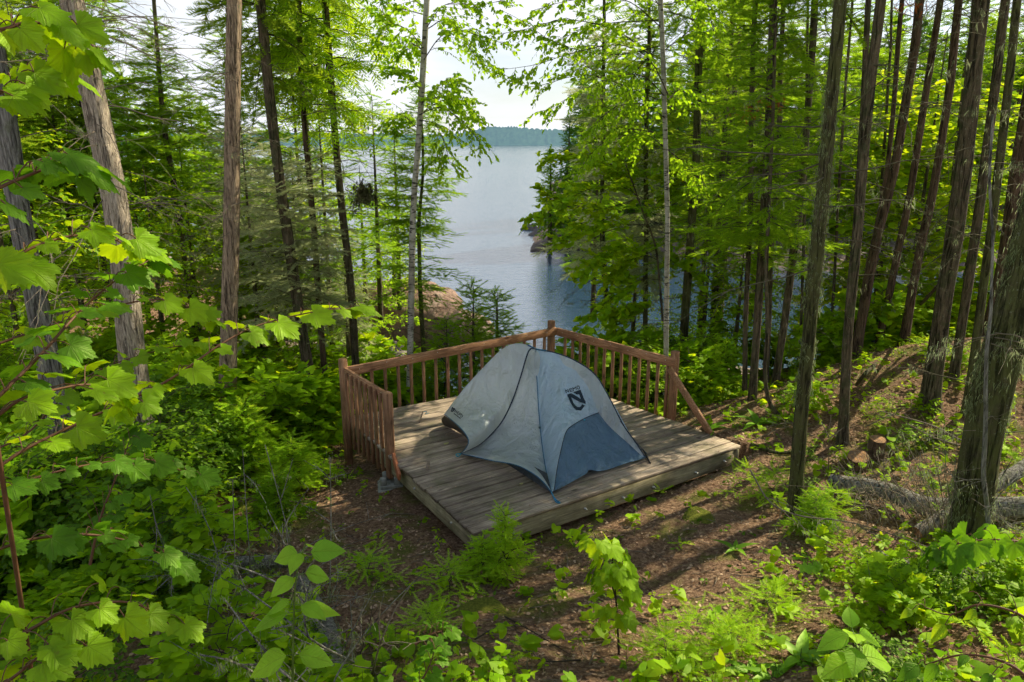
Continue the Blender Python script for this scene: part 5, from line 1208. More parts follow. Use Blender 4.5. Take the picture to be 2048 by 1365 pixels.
def granite(name, a, b, c, ms=.2):
    t = NT(name); co = t.coord('Object'); n1 = t.noise(co, 1.6, 5, .65, .4); n2 = t.noise(co, 14, 5, .75); n3 = t.noise(t.coord('Object', (1, 1, 3)), 3, 4, .6, 1.)
    col = t.ramp(n1, [(.3, a), (.5, b), (.7, c)]); col = t.mix(t.math('MULTIPLY', t.ramp(n2, [(.45, 0.), (.6, 1.)]), .35), col, (.10, .10, .09)); col = t.mix(t.ramp(n3, [(.36, .75), (.42, 0.)]), col, (.05, .04, .035))
    col = t.mix(t.ramp(t.noise(co, 2.2, 4), [(.6, 0.), (.7, ms)]), col, (.10, .13, .04))
    return t.finish(t.pbr(col, .85, t.bump(t.math('ADD', t.math('MULTIPLY', n1, 2.), t.math('MULTIPLY', n2, .5)), .9, .06), .25))
GR_P = granite('pink_granite', (.19, .12, .09), (.33, .21, .165), (.40, .32, .27)); GR_G = granite('grey_granite', (.10, .09, .09), (.20, .17, .16), (.30, .25, .23))
bx = lambda px, py, z: at(px, py, z)
c = at(822, 640, -2.0); rock('boulder', 'large rounded pink granite boulder on the shore behind the left railing', 'boulder', at(805, 650, -1.9), (2.2, 1.4, 1.35), 5, GR_P, .2)
rock('boulder', 'sloping pink rock slab right of the large boulder', 'boulder', at(905, 660, -2.3), (1.3, .9, .62), 9, GR_P, -.3)
rock('rock', 'small pale rock low between the boulder and the railing', 'rock', at(800, 735, -1.9), (.6, .45, .4), 12, GR_G, .5)
rock('rock', 'dark rock beneath the lichened spruce left of the boulder', 'rock', at(740, 700, -2.0), (.9, .7, .45), 15, GR_G, .1)
rock('boulder', 'grey boulder on the slope between the two cedar trunks', 'boulder', hit(505, 735), (.75, .6, .55), 18, GR_G, .3)
rock('rock', 'broken orange-stained rock at the end of the fallen log left of the deck', 'rock', hit(520, 865) + [0, 0, .05], (.38, .25, .22), 21, GR_P, .3)
for i, (px, py, s, sd) in enumerate([(1062, 462, 1.0, 31), (1100, 475, 1.6, 32), (1160, 488, 2.0, 33), (1225, 494, 1.5, 34), (1290, 492, 2.1, 35), (1350, 488, 1.4, 36), (1420, 480, 2.2, 37), (1500, 476, 1.8, 38), (1590, 474, 2.4, 39), (1700, 470, 2., 40), (1820, 466, 2.4, 41), (1930, 470, 2., 42)]):
    rock('shore_rock', 'grey granite rock on the waterline across the inlet', 'rock', at(px, py, WL - .1) + [0, .3, 0], (s * .9, s * .6, s * .45), sd, GR_G, .2 * i, 'rocks along the far waterline', sub=4)
# ---------------- logs and stumps
def log(name, label, cat, pts, r0, r1, bark, sides=12, lich=0, stubs=0, cut=True, seed=0, lic_l=(.02, .07)):
    n = 40; C = smoothline(pts, n); rad = np.linspace(r0, r1, n); V, F = tubes(C, rad, sides); V = V.reshape(n, sides, 3); nz = fbm(V.reshape(-1, 3) * 9, 3).reshape(n, sides, 1); V = C[:, None] + (V - C[:, None]) * (1 + .12 * nz)
    t = thing(name, label, cat, C[0]); m = M(); m.add(V.reshape(-1, 3), F); part('bark', m, bark, t); rr = np.random.default_rng(seed)
    if cut:
        for e, q in ((0, 1), (-1, -2)):
            m = M(); ring = V[e] ; cc = C[e] - (C[q] - C[e]) * .01; m.add(np.concatenate([[cc], ring]), np.array([[0, 1 + i, 1 + (i + 1) % sides] for i in range(sides)])); part('cut_end', m, CUTM, t, False)
    if stubs:
        m = M()
        for k in range(stubs):
            i = rr.integers(2, n - 2); d = norm(rr.standard_normal(3) + [0, 0, .6]); s = np.linspace(0, 1, 5)[:, None]; Vv, Ff = tubes(C[i] + d * s * rr.uniform(.08, .3) + d * rad[i] * .7, np.linspace(.009, .003, 5), 4); m.add(Vv, Ff)
        part('branch_stubs', m, TWIG_M, t)
    if lich:
        m = M(); i = rr.integers(0, n, lich); a = rr.random(lich) * 6.28; p = V[i, (a / 6.28 * sides).astype(int) % sides]; lichen_at(m, p, rr, lic_l[0], lic_l[1], 6, .003); part('lichen', m, LF_LICHEN, t)
    return t
def G(px, py, dz=0.): p = hit(px, py); p[2] += dz; return p
log('fallen_log', 'horizontal fallen log furred with grey lichen in the left foreground', 'log', [G(290, 1150, .08), G(430, 1150, .10), G(590, 1146, .09)], .060, .048, BK_GREY, lich=260, stubs=8, seed=1)
log('fallen_log', 'mossy grey log running down out of the picture bottom left of the path', 'log', [G(600, 1175, .05), G(650, 1270, .06), G(672, 1380, .06)], .055, .075, BK_GREY, lich=200, seed=2)
log('fallen_log', 'thin fallen trunk sloping down to the slanting spruce left of the deck', 'log', [G(475, 812, .35), G(560, 835, .22), G(640, 858, .08)], .07, .055, BK_DARK, lich=60, stubs=4, seed=3)
log('fallen_log', 'short pale log leaning against the foot of the slanting spruce', 'log', [G(590, 850, .05), G(612, 822, .12)], .06, .05, BK_CEDAR, seed=4)
log('fallen_log', 'big grey fallen trunk passing behind the foreground leaning tree', 'log', [G(1660, 985, .10), G(1760, 1010, .14), G(1860, 1050, .16), G(2060, 1075, .25)], .07, .10, BK_GREY, lich=120, stubs=9, seed=5)
log('fallen_log', 'short sawn log with its pale end facing the path at the right', 'log', [G(1752, 1125, .05), G(1810, 1150, .06), G(1850, 1172, .04)], .050, .045, BK_GREY, lich=70, seed=6)
log('fallen_log', 'lichened log rising to the right edge behind the leaning tree', 'log', [G(1830, 1090, .10), G(1930, 1060, .28), G(2070, 1000, .42)], .05, .065, BK_GREY, lich=160, stubs=6, seed=7)
log('fallen_branch', 'thin crooked dead tree trunk leaning on the crest below the red trunks', 'branch', [G(1800, 655, .03), onY(1850, 600, 9.9), onY(1880, 570, 10.1), onY(1905, 562, 10.2)], .03, .02, BK_DARK, cut=False, seed=8)
log('fallen_branch', 'dead stem lying down the sunlit mound slope', 'branch', [G(1712, 776, .03), G(1750, 735, .04), G(1800, 690, .05)], .022, .014, BK_DARK, cut=False, stubs=5, seed=9)
log('fallen_branch', 'mossy root running from the hollow toward the deck', 'branch', [G(1500, 905, .02), G(1560, 912, .03), G(1640, 900, .03)], .022, .015, BK_MOSS, cut=False, seed=10)
def stump(label, px, py, r, h, mat=BK_RED, tilt=(0, 0), lich=0, sd=0):
    c = hit(px, py); n = 10; C = smoothline([c - [0, 0, .15], c + [tilt[0] * .5, tilt[1] * .5, h * .5], c + [tilt[0], tilt[1], h]], n); rad = r * (1 + .45 * np.linspace(1, 0, n) ** 2.5); V, F = tubes(C, rad, 20); V = V.reshape(n, 20, 3)
    nz = fbm(V.reshape(-1, 3) * 8, 3).reshape(n, 20, 1); V = C[:, None] + (V - C[:, None]) * (1 + .18 * nz); t = thing('tree_stump', label, 'stump', c); m = M(); m.add(V.reshape(-1, 3), F); part('bark', m, mat, t)
    m = M(); rg = [V[-1] * q + C[-1] * (1 - q) for q in (.97, .6, .3)]; VV = np.concatenate(rg + [C[-1:]]); VV[:, 2] += .004
    FF = np.concatenate([np.array([[k * 20 + i, k * 20 + (i + 1) % 20, (k + 1) * 20 + (i + 1) % 20, (k + 1) * 20 + i] for i in range(20)]) for k in range(2)]); m.add(VV, FF); m.f.append(np.array([[40 + i, 40 + (i + 1) % 20, 60] for i in range(20)])); part('cut_top', m, CUTM, t, False)
    if lich: m = M(); rr = np.random.default_rng(sd); i = rr.integers(0, n, lich); j = rr.integers(0, 20, lich); lichen_at(m, V[i, j], rr, .02, .06, 6, .003); part('lichen', m, LF_LICHEN, t)
    return t
stump('freshly cut stump with an orange top right of the mossy trunk', 1712, 940, .10, .16, BK_RED, (-.02, -.05))
stump('second sawn stump just behind the orange-topped one', 1748, 912, .085, .20, BK_RED, (.0, -.03))
stump('old tall dark stump in the left foreground behind the broad-leaved shoot', 520, 1330, .085, .36, BK_DARK, (.04, .0), 40)
if 0: stump('low weathered stump among bare twigs near the leaning tree', 1872, 945, .09, .12, BK_GREY)
# moss cushions
for px, py, s, sd, lb in ((955, 1222, (.26, .16, .06), 1, 'bright green moss cushion beside the path in the foreground'), (1400, 1040, (.26, .18, .035), 6, 'flat yellow-green moss patch right of the deck front'), (480, 1020, (.2, .15, .1), 7, 'mossy hummock in the left thicket near the bare twigs')):
    rock('moss_cushion', lb, 'moss', hit(px, py) - [0, 0, s[2] * .45], s, 50 + sd, MOSSM, .3 * sd, sub=4)
for px, py, lb in ((352, 1100, 'tuft of yellow moss growing above the lichen-furred log'), (345, 1165, 'smaller tuft of yellow-brown moss below the lichen-furred log')): rock('moss_cushion', lb, 'moss', hit(px, py) + [0, 0, .06], (.085, .06, .075), int(px), YELLOWM, 0, sub=4)

# ---------------- saplings and shrubs near the deck
t = place(SAP, 'fir_sapling', 'bright young fir standing in front of the near deck corner', 'fir sapling', G(1010, 1165), .62, 1.0, sz=.60)
place(SAP, 'fir_sapling', 'smaller fir touching the left side of the bright young fir', 'fir sapling', G(965, 1160), .55, 2.6, sz=.36)
for i, (px, py, s, sz, lb, mm) in enumerate([(1625, 1075, .80, .36, 'dark young fir at the foot of the mossy trunk', SAPD), (1545, 1000, .6, .34, 'low fir just left of the mossy trunk foot', SAPD), (1655, 1040, .6, .34, 'spreading small fir right of the mossy trunk foot', SAPD),
    (1490, 990, .5, .34, 'pale little fir near the deck right corner', SAP), (500, 960, 1.3, .95, 'feathery fir in the left thicket beside the railing path', SAP), (590, 985, 1.1, .6, 'low fir spreading over the path edge left of the block', SAP), (430, 900, 1.2, 1.3, 'taller young fir under the tall brown cedar', SAP), (350, 850, 1.2, 1.4, 'young fir in the thicket below the leaning cedar', SAPD), (560, 1040, 1.0, .5, 'small fir among mossy twigs left of the path', SAPD),
    (1390, 1290, .5, .24, 'ankle-high fir right of the lower path', SAP), (1455, 1320, .6, .26, 'ankle-high fir near the bottom centre right', SAP), (1330, 1340, .5, .25, 'ankle-high fir at the bottom edge near the maple seedling', SAP), (1540, 1240, .6, .24, 'little fir sprouting in the sunlit ground cover', SAP), (900, 1180, .6, .22, 'little dark fir left of the young fir', SAPD), (860, 1275, .5, .2, 'tiny fir on the left side of the lower path', SAPD), (735, 1165, .6, .22, 'tiny fir at the left edge of the bare path', SAP), (1400, 790, 1.2, 1.1, 'bright fir shrub behind the right railing post', SAP), (1445, 800, 1.0, .9, 'second bright fir shrub right of the railing post', SAP)]):
    if sz < .36: mm = SAPS[i % 3]; s = s * .8
    place(mm, 'fir_sapling', lb, 'fir sapling', G(px, py), s, i * 1.3, sz=sz)
# thicket: individual leafy shrubs
thick = []
rs = random.Random(5)
for i in range(62):
    Y = rs.uniform(3.1, 10.5); px = rs.uniform(-60, 640 - max(0, 6 - Y) * 40); x = onY(px, 800, Y)[0]
    if x > -3.2 and Y > 5.0: x = -3.25 - rs.random() * .8
    if x > -2.1 and Y > 3.6: x = -2.2 - rs.random()
    thick.append((x, Y, rs.uniform(.75, 1.35) * (.62 if Y < 4.6 else 1.), 'leafy maple shrub in the sunlit thicket left of the deck', 'shrubs in the left thicket', rs.choice([0, 0, 2, 1, 3, 3, 3])))  # extra dark-leaved picks stand in for shady gaps in the thicket
for i in range(26):
    Y = rs.uniform(9.5, 15); px = rs.uniform(250, 900); x = onY(px, 700, Y)[0]; thick.append((x, Y, rs.uniform(.9, 1.6), 'leafy shrub on the slope behind the left railing', 'shrubs behind the left railing', rs.choice([0, 1, 1, 2])))
for i in range(40):
    Y = rs.uniform(8.6, 13.5); px = rs.uniform(1150, 1480); x = onY(px, 700, Y)[0]
    if inside_deck(np.array(x), np.array(Y), 1.15): Y += 2.3
    thick.append((x, Y, rs.uniform(.8, 1.5), 'sunlit yellow-green shrub behind the right railing', 'shrubs behind the right railing', rs.choice([0, 1, 2, 1])))
for i in range(24):
    Y = rs.uniform(10.6, 14.5); px = rs.uniform(1450, 2060); x = onY(px, 640, Y)[0]; thick.append((x, Y, rs.uniform(.8, 1.3), 'leafy shrub along the mound crest', 'shrubs along the crest', rs.choice([0, 0, 2, 1])))
for i in range(20):
    Y = rs.uniform(9.5, 14.5); px = rs.uniform(-60, 320); x = onY(px, 700, Y)[0]; thick.append((x, Y, rs.uniform(1.0, 1.7), 'leafy shrub under the trees at the far left', 'shrubs at the far left', rs.choice([0, 1, 1, 2])))
for i in range(16):
    Y = rs.uniform(5.6, 9.2); px = rs.uniform(1560, 2080); x = onY(px, 900, Y)[0]; thick.append((x, Y, rs.uniform(.22, .45), 'small leafy plant on the shaded slope right of the deck', 'small plants on the right slope', rs.choice([0, 1, 3, 3])))
for i in range(12):
    Y = rs.uniform(2.6, 4.6); px = rs.uniform(1720, 2100); x = onY(px, 1100, Y)[0]; thick.append((x, Y, rs.uniform(.30, .5), 'low broad-leaved plant at the bottom right of the picture', 'low plants at the bottom right', rs.choice([2, 1, 3])))
for x, Y, s, lb, gp, k in thick:
    place(SHRUB[k], 'leafy_shrub', lb, 'shrub', (x, Y, gz(x, Y) - .03), s, rs.random() * 6.28, gp, sz=s * rs.uniform(.8, 1.1), tilt=.08)

# ---------------- large-leaved maple boughs close to the camera
def hero(label, stem, Y0, Y1, nl, size, seed, mat=LF_BRIGHT, cat='maple sapling', face=.75, pet=.06, droop=.35, ends=3, name='maple_sapling', origin=None, thick=.007, tmpls=None, opp=True):
    r = np.random.default_rng(seed); n = len(stem); P = smoothline([onY(x, y, Y0 + (Y1 - Y0) * i / (n - 1)) for i, (x, y) in enumerate(stem)], 40)
    full = P
    if origin is None and stem[0][0] < 0: origin = (P[0][0] - .2 - 1.1 * r.random(), P[0][1] - .3 + .9 * r.random())
    if origin is None and stem[0][0] > 2048: origin = (P[0][0] + .3, P[0][1] + .1)
    if origin is not None:
        o_ = np.array([origin[0], origin[1], gz(*origin)]); pre = smoothline([o_, o_ * .4 + P[0] * .6 - [0, 0, .15], P[0]], 14); full = np.concatenate([pre[:-1], P])
    t = thing(name, label, cat, full[0]); m = M(); V, F = tubes(full, np.linspace(thick, thick * .3, len(full)), 6); m.add(V, F)
    s = np.linspace(0, 1, 40); pos, dr, sc, ups = [], [], [], []
    tt = np.linspace(.12, 1, nl)
    for q, tq in enumerate(tt):
        p = np.array([np.interp(tq, s, P[:, k]) for k in range(3)]); i = min(38, int(tq * 39)); tg = norm(P[i + 1] - P[i]); sd = norm(np.cross(tg, [0, 0, 1.]))
        for sg in ((1, -1) if opp else (1 if q % 2 else -1,)):
            d = norm(tg * (.45 + .3 * r.random()) + sd * sg * (.8 + .3 * r.random()) + [0, 0, .25 * r.normal()]); L = pet * (.7 + .8 * r.random()) * (1.1 - .4 * tq)
            e = p + d * L + [0, 0, .01]; u = np.linspace(0, 1, 5)[:, None]; V, F = tubes(p + (e - p) * u + np.array([0, 0, .02]) * np.sin(PI * u), np.full(5, .0016), 4); m.add(V, F)
            pos.append(e); dr.append(norm(d * [1, 1, .3] - [0, 0, droop * (.5 + r.random())])); sc.append(size * r.uniform(.45, 1.08)); ups.append(np.array([0, 0, 1.]) * face + r.standard_normal(3) * .22 + np.array([0, -.25, 0]))
    for k in range(ends):
        d = norm(tg + r.standard_normal(3) * .5); pos.append(P[-1] + d * .02); dr.append(norm(d - [0, 0, droop])); sc.append(size * r.uniform(.5, .9)); ups.append(np.array([0, -.25, 1.]) + r.standard_normal(3) * .2)
    part('stem', m, STEM_R, t); pos, dr, sc, ups = map(np.array, (pos, dr, sc, ups)); lf = M(); T = tmpls or T_HERO; which = r.integers(0, len(T), len(pos))
    for k in range(len(T)):
        w_ = which == k
        if w_.any(): V, F, uv = inst(T[k][0], T[k][1], frames(dr[w_], ups[w_], sc[w_]), pos[w_], T[k][2]); lf.add(V, F, uv)
    part('leaves', lf, mat, t); return t
hero('maple bough with large leaves reaching across to the left railing', [(-60, 980), (40, 905), (150, 850), (330, 765), (440, 690), (520, 650), (640, 622), (705, 618)], 1.9, 2.9, 11, 0.092, 1, origin=(-2.2, 1.3), face=.9)
hero('dark maple bough slanting up in front of the leaning cedar', [(-40, 830), (28, 763), (86, 705), (138, 646), (179, 605), (240, 555), (300, 520)], 1.7, 2.4, 9, 0.089, 2, LF_MAPLE2 := leafmat('shade_toned_maple_leaf', (.016, .055, .010), (.045, .12, .016), .45, (.20, .46, .03), .06, veins=True), origin=(-2.4, 1.1))  # darker copy of the large maple leaf, shade put into its green
hero('spray of bright maple leaves fanning out at the middle left', [(-40, 860), (40, 800), (110, 780), (180, 770), (240, 790)], 1.75, 2.05, 4, 0.107, 3, origin=(-2.0, 1.1), pet=.10, ends=5)
hero('sunlit maple spray at the lower left corner with toothed leaves', [(-60, 1330), (60, 1260), (150, 1215), (255, 1205), (330, 1235)], 1.6, 1.9, 8, 0.089, 4, origin=(-1.3, .8), pet=.08, ends=5)
hero('lower leaves hanging at the bottom left corner of the picture', [(-80, 1420), (20, 1360), (100, 1300), (170, 1290)], 1.5, 1.7, 6, 0.085, 5, origin=(-1.2, .7), pet=.06)
hero('maple twig with leaves hanging in at the upper left corner', [(-80, 60), (0, 60), (60, 45), (130, 60), (165, 95)], 1.8, 2.0, 8, 0.085, 6, droop=.8, face=.6)
hero('second maple twig with drooping leaves below the upper left one', [(-90, 200), (-10, 190), (60, 160), (110, 150)], 1.8, 2.1, 8, 0.085, 7, droop=.8, face=.6)
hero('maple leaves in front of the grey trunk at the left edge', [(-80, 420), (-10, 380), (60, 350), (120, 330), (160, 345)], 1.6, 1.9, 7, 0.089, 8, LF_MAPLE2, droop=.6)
hero('maple bough crossing the lower part of the leaning cedar', [(-80, 600), (20, 520), (110, 480), (200, 470), (270, 500)], 1.9, 2.3, 8, 0.092, 9, droop=.4)
hero('maple bough just above the thicket with yellowish leaves', [(-40, 700), (80, 660), (200, 620), (330, 600), (420, 640)], 2.6, 3.2, 10, 0.085, 10, droop=.3)
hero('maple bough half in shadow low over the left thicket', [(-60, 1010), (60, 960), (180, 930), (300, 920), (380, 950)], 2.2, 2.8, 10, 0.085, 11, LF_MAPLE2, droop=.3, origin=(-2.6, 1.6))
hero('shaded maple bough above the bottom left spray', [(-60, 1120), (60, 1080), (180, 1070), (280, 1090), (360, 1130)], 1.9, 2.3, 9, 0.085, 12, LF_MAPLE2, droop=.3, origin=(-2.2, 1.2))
hero('maple sapling leaning in from the left edge with many leaves', [(-60, 920), (50, 870), (120, 800), (200, 740), (320, 700), (380, 690)], 2.9, 3.6, 11, 0.081, 13, droop=.3)
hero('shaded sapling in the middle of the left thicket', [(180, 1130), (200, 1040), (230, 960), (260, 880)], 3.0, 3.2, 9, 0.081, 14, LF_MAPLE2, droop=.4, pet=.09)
# single shoot with broad leaves
LF_SHOOT = leafmat('pale_shoot_leaf', (.055, .14, .03), (.11, .25, .05), .5, (.42, .80, .10), .07, veins=True)
T_BROAD = [(*tmpl_leaf(7, .78, .10, .30)[:2], tmpl_leaf(7, .78, .10, .30)[2])]
T_BROAD2 = [(*tmpl_leaf(7, .66, .16, .45)[:2], tmpl_leaf(7, .66, .16, .45)[2])]
def opp_shoot(label, stem, Y, tiers, mat, name, cat, seed, T=T_BROAD, thick=.004):
    r = np.random.default_rng(seed); P = smoothline([onY(x, y, Y) for x, y in stem], 30); b = P[0].copy(); g0 = gz(b[0], b[1])
    if b[2] > g0: P = np.concatenate([[np.array([b[0], b[1], g0])], P])
    t = thing(name, label, cat, P[0]); m = M(); V, F = tubes(P, np.linspace(thick, thick * .4, len(P)), 6); m.add(V, F); lf = M()
    for (x, y, az, s, dr, tl) in tiers:
        p0 = onY(x, y, Y)
        for sg in (0, PI):
            a = az + sg + r.normal() * .12; d = norm(np.array([math.cos(a), math.sin(a), -dr + .1 * r.normal()])); e = p0 + d * [1, 1, 0] * .018
            V, F = tubes(np.array([p0, e]), np.full(2, .0015), 4); m.add(V, F); sc_ = s * r.uniform(.88, 1.08)
            V, F, uv = inst(T[0][0], T[0][1], frames(d[None], np.array([[.1 * r.normal(), -.35 + tl, 1.]]), [sc_]), e[None], T[0][2]); lf.add(V, F, uv)
    part('stem', m, STEM_G, t); part('leaves', lf, mat, t); return t
opp_shoot('slender shoot with pairs of broad pale green leaves left of the path', [(585, 1400), (586, 1300), (590, 1180), (600, 1120), (612, 1085)], 1.75, [(585, 1310, .1, .115, .35, 0), (588, 1225, .35, .11, .15, .3), (590, 1210, -.15, .085, .25, .2), (598, 1150, .8, .08, .2, -.3), (608, 1105, .1, .085, .1, -.5), (608, 1100, 1.3, .06, .3, 0)], LF_SHOOT, 'leafy_shoot', 'shoot', 1)
opp_shoot('upright seedling with large pointed leaves at the lower right', [(1740, 1420), (1720, 1320), (1712, 1290), (1708, 1270)], 1.9, [(1716, 1315, .2, .13, .2, 0), (1712, 1290, 1.2, .10, .0, -.3), (1708, 1268, .0, .10, .3, .2), (1706, 1262, 1.5, .075, -.7, 0)], LF_SHOOT, 'leafy_shoot', 'shoot', 2)
# maple seedling on the right of the path with hanging leaves
sd_ = thing('maple_seedling', 'waist-high maple seedling with hanging backlit leaves right of the path', 'maple sapling', G(1238, 1310)); bs = np.array(sd_.location)
top = onY(1185, 1060, bs[1] - .1); Pm = smoothline([bs, onY(1232, 1200, bs[1]), onY(1225, 1120, bs[1] - .05), onY(1232, 1082, bs[1])], 20); Pn = smoothline([onY(1232, 1200, bs[1]), onY(1212, 1130, bs[1] - .05), top], 14)
m = M(); V, F = tubes(Pm, np.linspace(.008, .003, 20), 6); m.add(V, F); V, F = tubes(Pn, np.linspace(.005, .002, 14), 5); m.add(V, F); part('stem', m, TWIG_D, sd_)
r = np.random.default_rng(77); lf = M(); pos, dr, sc, ups = [], [], [], []; m = M()
for k in range(68):
    t_ = r.random(); p = (Pm if k % 3 else Pn); i = int((.32 + .68 * t_) * (len(p) - 1)); a = r.random() * 6.28; d = norm([math.cos(a), math.sin(a), .25]); L = .05 + .09 * r.random(); e = p[i] + d * L
    V, F = tubes(np.array([p[i], (p[i] + e) / 2 + [0, 0, .01], e]), np.full(3, .0015), 4); m.add(V, F); pos.append(e); dr.append(norm(d * [.7, .7, 0] - [0, 0, r.uniform(.3, 1.5)])); sc.append(r.uniform(.06, .115)); ups.append(np.array([d[0], d[1], .9]) + .2 * r.standard_normal(3))
part('petioles', m, STEM_G, sd_); pos, dr, sc, ups = map(np.array, (pos, dr, sc, ups)); T = T_HERO[0]; V, F, uv = inst(T[0], T[1], frames(dr, ups, sc), pos, T[2]); lf.add(V, F, uv); part('leaves', lf, LF_BRIGHT, sd_)
# hanging moosewood leaves near the leaning tree
hero('drooping broad-lobed leaves on a twig in front of the big leaning trunk', [(2080, 1090), (2000, 1080), (1930, 1085), (1880, 1100)], 3.0, 3.0, 6, 0.126, 31, LF_MAPLE2, droop=1.4, face=.5, pet=.05)
hero('leafy twig reaching in low from the right edge', [(2120, 1290), (2040, 1230), (1960, 1210), (1900, 1230), (1850, 1215)], 2.1, 2.3, 5, 0.081, 32, LF_BRIGHT, droop=.3, tmpls=T_BROAD2, name='leafy_shoot', cat='shoot')
hero('leafy twig at the bottom right corner of the picture', [(2100, 1400), (2020, 1330), (1930, 1310), (1850, 1330)], 1.8, 2.0, 5, 0.081, 33, LF_MAPLE2, droop=.3, tmpls=T_BROAD2, name='leafy_shoot', cat='shoot')
hero('small maple sprig with two pale leaves above the ground cover', [(1590, 1135), (1610, 1130), (1625, 1128)], 3.2, 3.2, 4, 0.062, 34, LF_SHOOT, droop=.3, ends=1, pet=.03)
hero('maple sprig at the very bottom left of the path', [(800, 1420), (850, 1350), (870, 1300)], 2.6, 2.7, 6, 0.074, 35, LF_MAPLE2, droop=.3)
hero('small maple sprig with green leaves beside the moss cushion', [(830, 1290), (860, 1270), (885, 1262)], 2.95, 3.0, 5, 0.062, 36, LF_MAPLE2, droop=.3)
# lily-leaved plants
def rosette(label, px, py, n, L, seed, mat, w=.36):
    c = hit(px, py); r = np.random.default_rng(seed); T = tmpl_leaf(6, w, .35, .6); t = thing('broad_leaved_plant', label, 'plant', c); lf = M(); a = np.arange(n) * 6.28 / n + r.normal(size=n) * .25
    d = np.stack([np.cos(a), np.sin(a), r.uniform(.5, 1.2, n)], -1); V, F, uv = inst(T[0], T[1], frames(d, np.tile([0, 0, 1.], (n, 1)) - d * [.6, .6, 0], L * r.uniform(.75, 1.15, n)), np.tile(c, (n, 1)) - [0, 0, .01], T[2]); lf.add(V, F, uv); part('leaves', lf, mat, t)
    m = M(); V, F = tubes(np.array([c - [0, 0, .02], c + [0, 0, L * .3]]), np.array([.004, .002]), 5); m.add(V, F); part('stem', m, STEM_G, t)
LF_LILY = leafmat('lily_leaf', (.03, .09, .015), (.07, .17, .03), .4, (.28, .55, .06), .12)
for k, (px, py, n, L, lb) in enumerate([(1470, 1103, 5, .17, 'broad-leaved lily plant on the path right of the deck'), (1600, 1325, 7, .24, 'big broad-leaved lily plant at the bottom right'), (1500, 1345, 5, .17, 'low lily leaves at the bottom edge right of centre'), (1545, 1360, 5, .18, 'lily leaves just left of the big broad-leaved plant'), (1360, 1345, 4, .13, 'tiny lily seedling at the bottom edge'), (1515, 850, 7, .3, 'bright fern-like plant behind the deck right corner'), (1420, 860, 6, .25, 'leafy plant beneath the slanting railing brace')]): rosette(lb, px, py, n, L, k, LF_LILY)

# ---------------- bare twiggy branches
def twiggy(label, paths, thick, seed, sub=7, lich=0., name='dead_branch', mat=TWIG, subL=.35, w=.003):
    r = np.random.default_rng(seed); t = thing(name, label, 'dead branch', paths[0][0]); m, lc = M(), M(); S2_, S3, lp = [], [], []
    for P0 in paths:
        P = smoothline(P0, 24); V, F = tubes(P, np.linspace(thick, thick * .3, 24), 5); m.add(V, F); L = np.linalg.norm(P[-1] - P[0]); tg = norm(P[-1] - P[0])
        for q in range(sub):
            i = r.integers(3, 23); d = norm(tg * .7 + r.standard_normal(3) * .55); l = subL * L * (.3 + .7 * r.random()) * (1.15 - i / 24); u = np.linspace(0, 1, 7)[:, None]; Q = P[i] + l * (u * d + u ** 2 * .35 * r.standard_normal(3)); S2_.append(Q)
            for z in range(3): j = r.integers(1, 7); d3 = norm(d + r.standard_normal(3) * .7); S3.append(Q[j] + l * .3 * u * d3)
            lp.append(Q[2:5])
        lp.append(P[3:])
    V, F = tubes(np.array(S2_), np.tile(np.linspace(thick * .45, thick * .2, 7), (len(S2_), 1)), 4); m.add(V, F); V, F = tubes(np.array(S3), np.full((len(S3), 7), thick * .16), 3); m.add(V, F); part('wood', m, mat, t)
    if lich: lp = np.concatenate(lp); k = int(len(lp) * lich * .35); lichen_at(lc, lp[r.integers(0, len(lp), k)], r, .008, .035, 7, .0014); part('lichen', lc, LF_LICHEN, t)
    return t
B = onY
twiggy('long lichened branch sweeping across the right foreground', [[B(1500, 940, 4.2), B(1540, 1005, 4.1), B(1600, 1032, 4.), B(1700, 1045, 3.8), B(1800, 1075, 3.6), B(1880, 1105, 3.4), B(1960, 1150, 3.2)]], .006, 1, 16, 2.2, subL=.3, mat=TWIG)
twiggy('fan of pale dry twigs behind the fallen trunk at the right', [[G(1740 + 20 * k, 1050, .05), B(1700 + 18 * k, 960, 4.9), B(1665 + 22 * k, 905, 5.)] for k in range(9)], .006, 2, 12, .15, subL=.5)
twiggy('second bunch of dry twigs in front of the leaning tree', [[G(1860 + 12 * k, 1080, .05), B(1830 + 16 * k, 960, 4.3), B(1790 + 25 * k, 890, 4.4)] for k in range(6)], .005, 3, 9, .3, subL=.5)
twiggy('bleached forked branch pointing left over the stumps', [[B(2000, 915, 4.9), B(1920, 880, 5.), B(1860, 850, 5.1), B(1760, 822, 5.2)], [B(1960, 900, 4.9), B(1880, 880, 5.), B(1815, 848, 5.1)]], .008, 4, 6, .1, subL=.3)
for k, (px, py, lb) in enumerate([(1560, 880, 'dry twigs lying behind the mossy trunk foot'), (1640, 800, 'dead twigs scattered below the crest left of the straight dark trunk'), (1790, 850, 'dead twigs lying in the shaded hollow by the thick dark trunk'), (1930, 890, 'bristly dead branch lying behind the leaning tree')]):
    a_ = G(px - 60, py + 10, .03); b_ = G(px + 60, py - 12, .10); twiggy(lb, [[a_, (a_ + b_) / 2 + [0, 0, .06], b_], [b_, (a_ + b_) / 2 + [.1, .2, .04], a_ + [.1, .25, .03]]], .007, 60 + k, 9, .5, subL=.4)
twiggy('thin upright forked twig right of the mossy trunk', [[G(1657, 945), B(1658, 880, 5.7), B(1662, 830, 5.7)], [B(1658, 875, 5.7), B(1635, 828, 5.7)], [B(1660, 876, 5.7), B(1688, 855, 5.7)]], .006, 5, 1, .1)
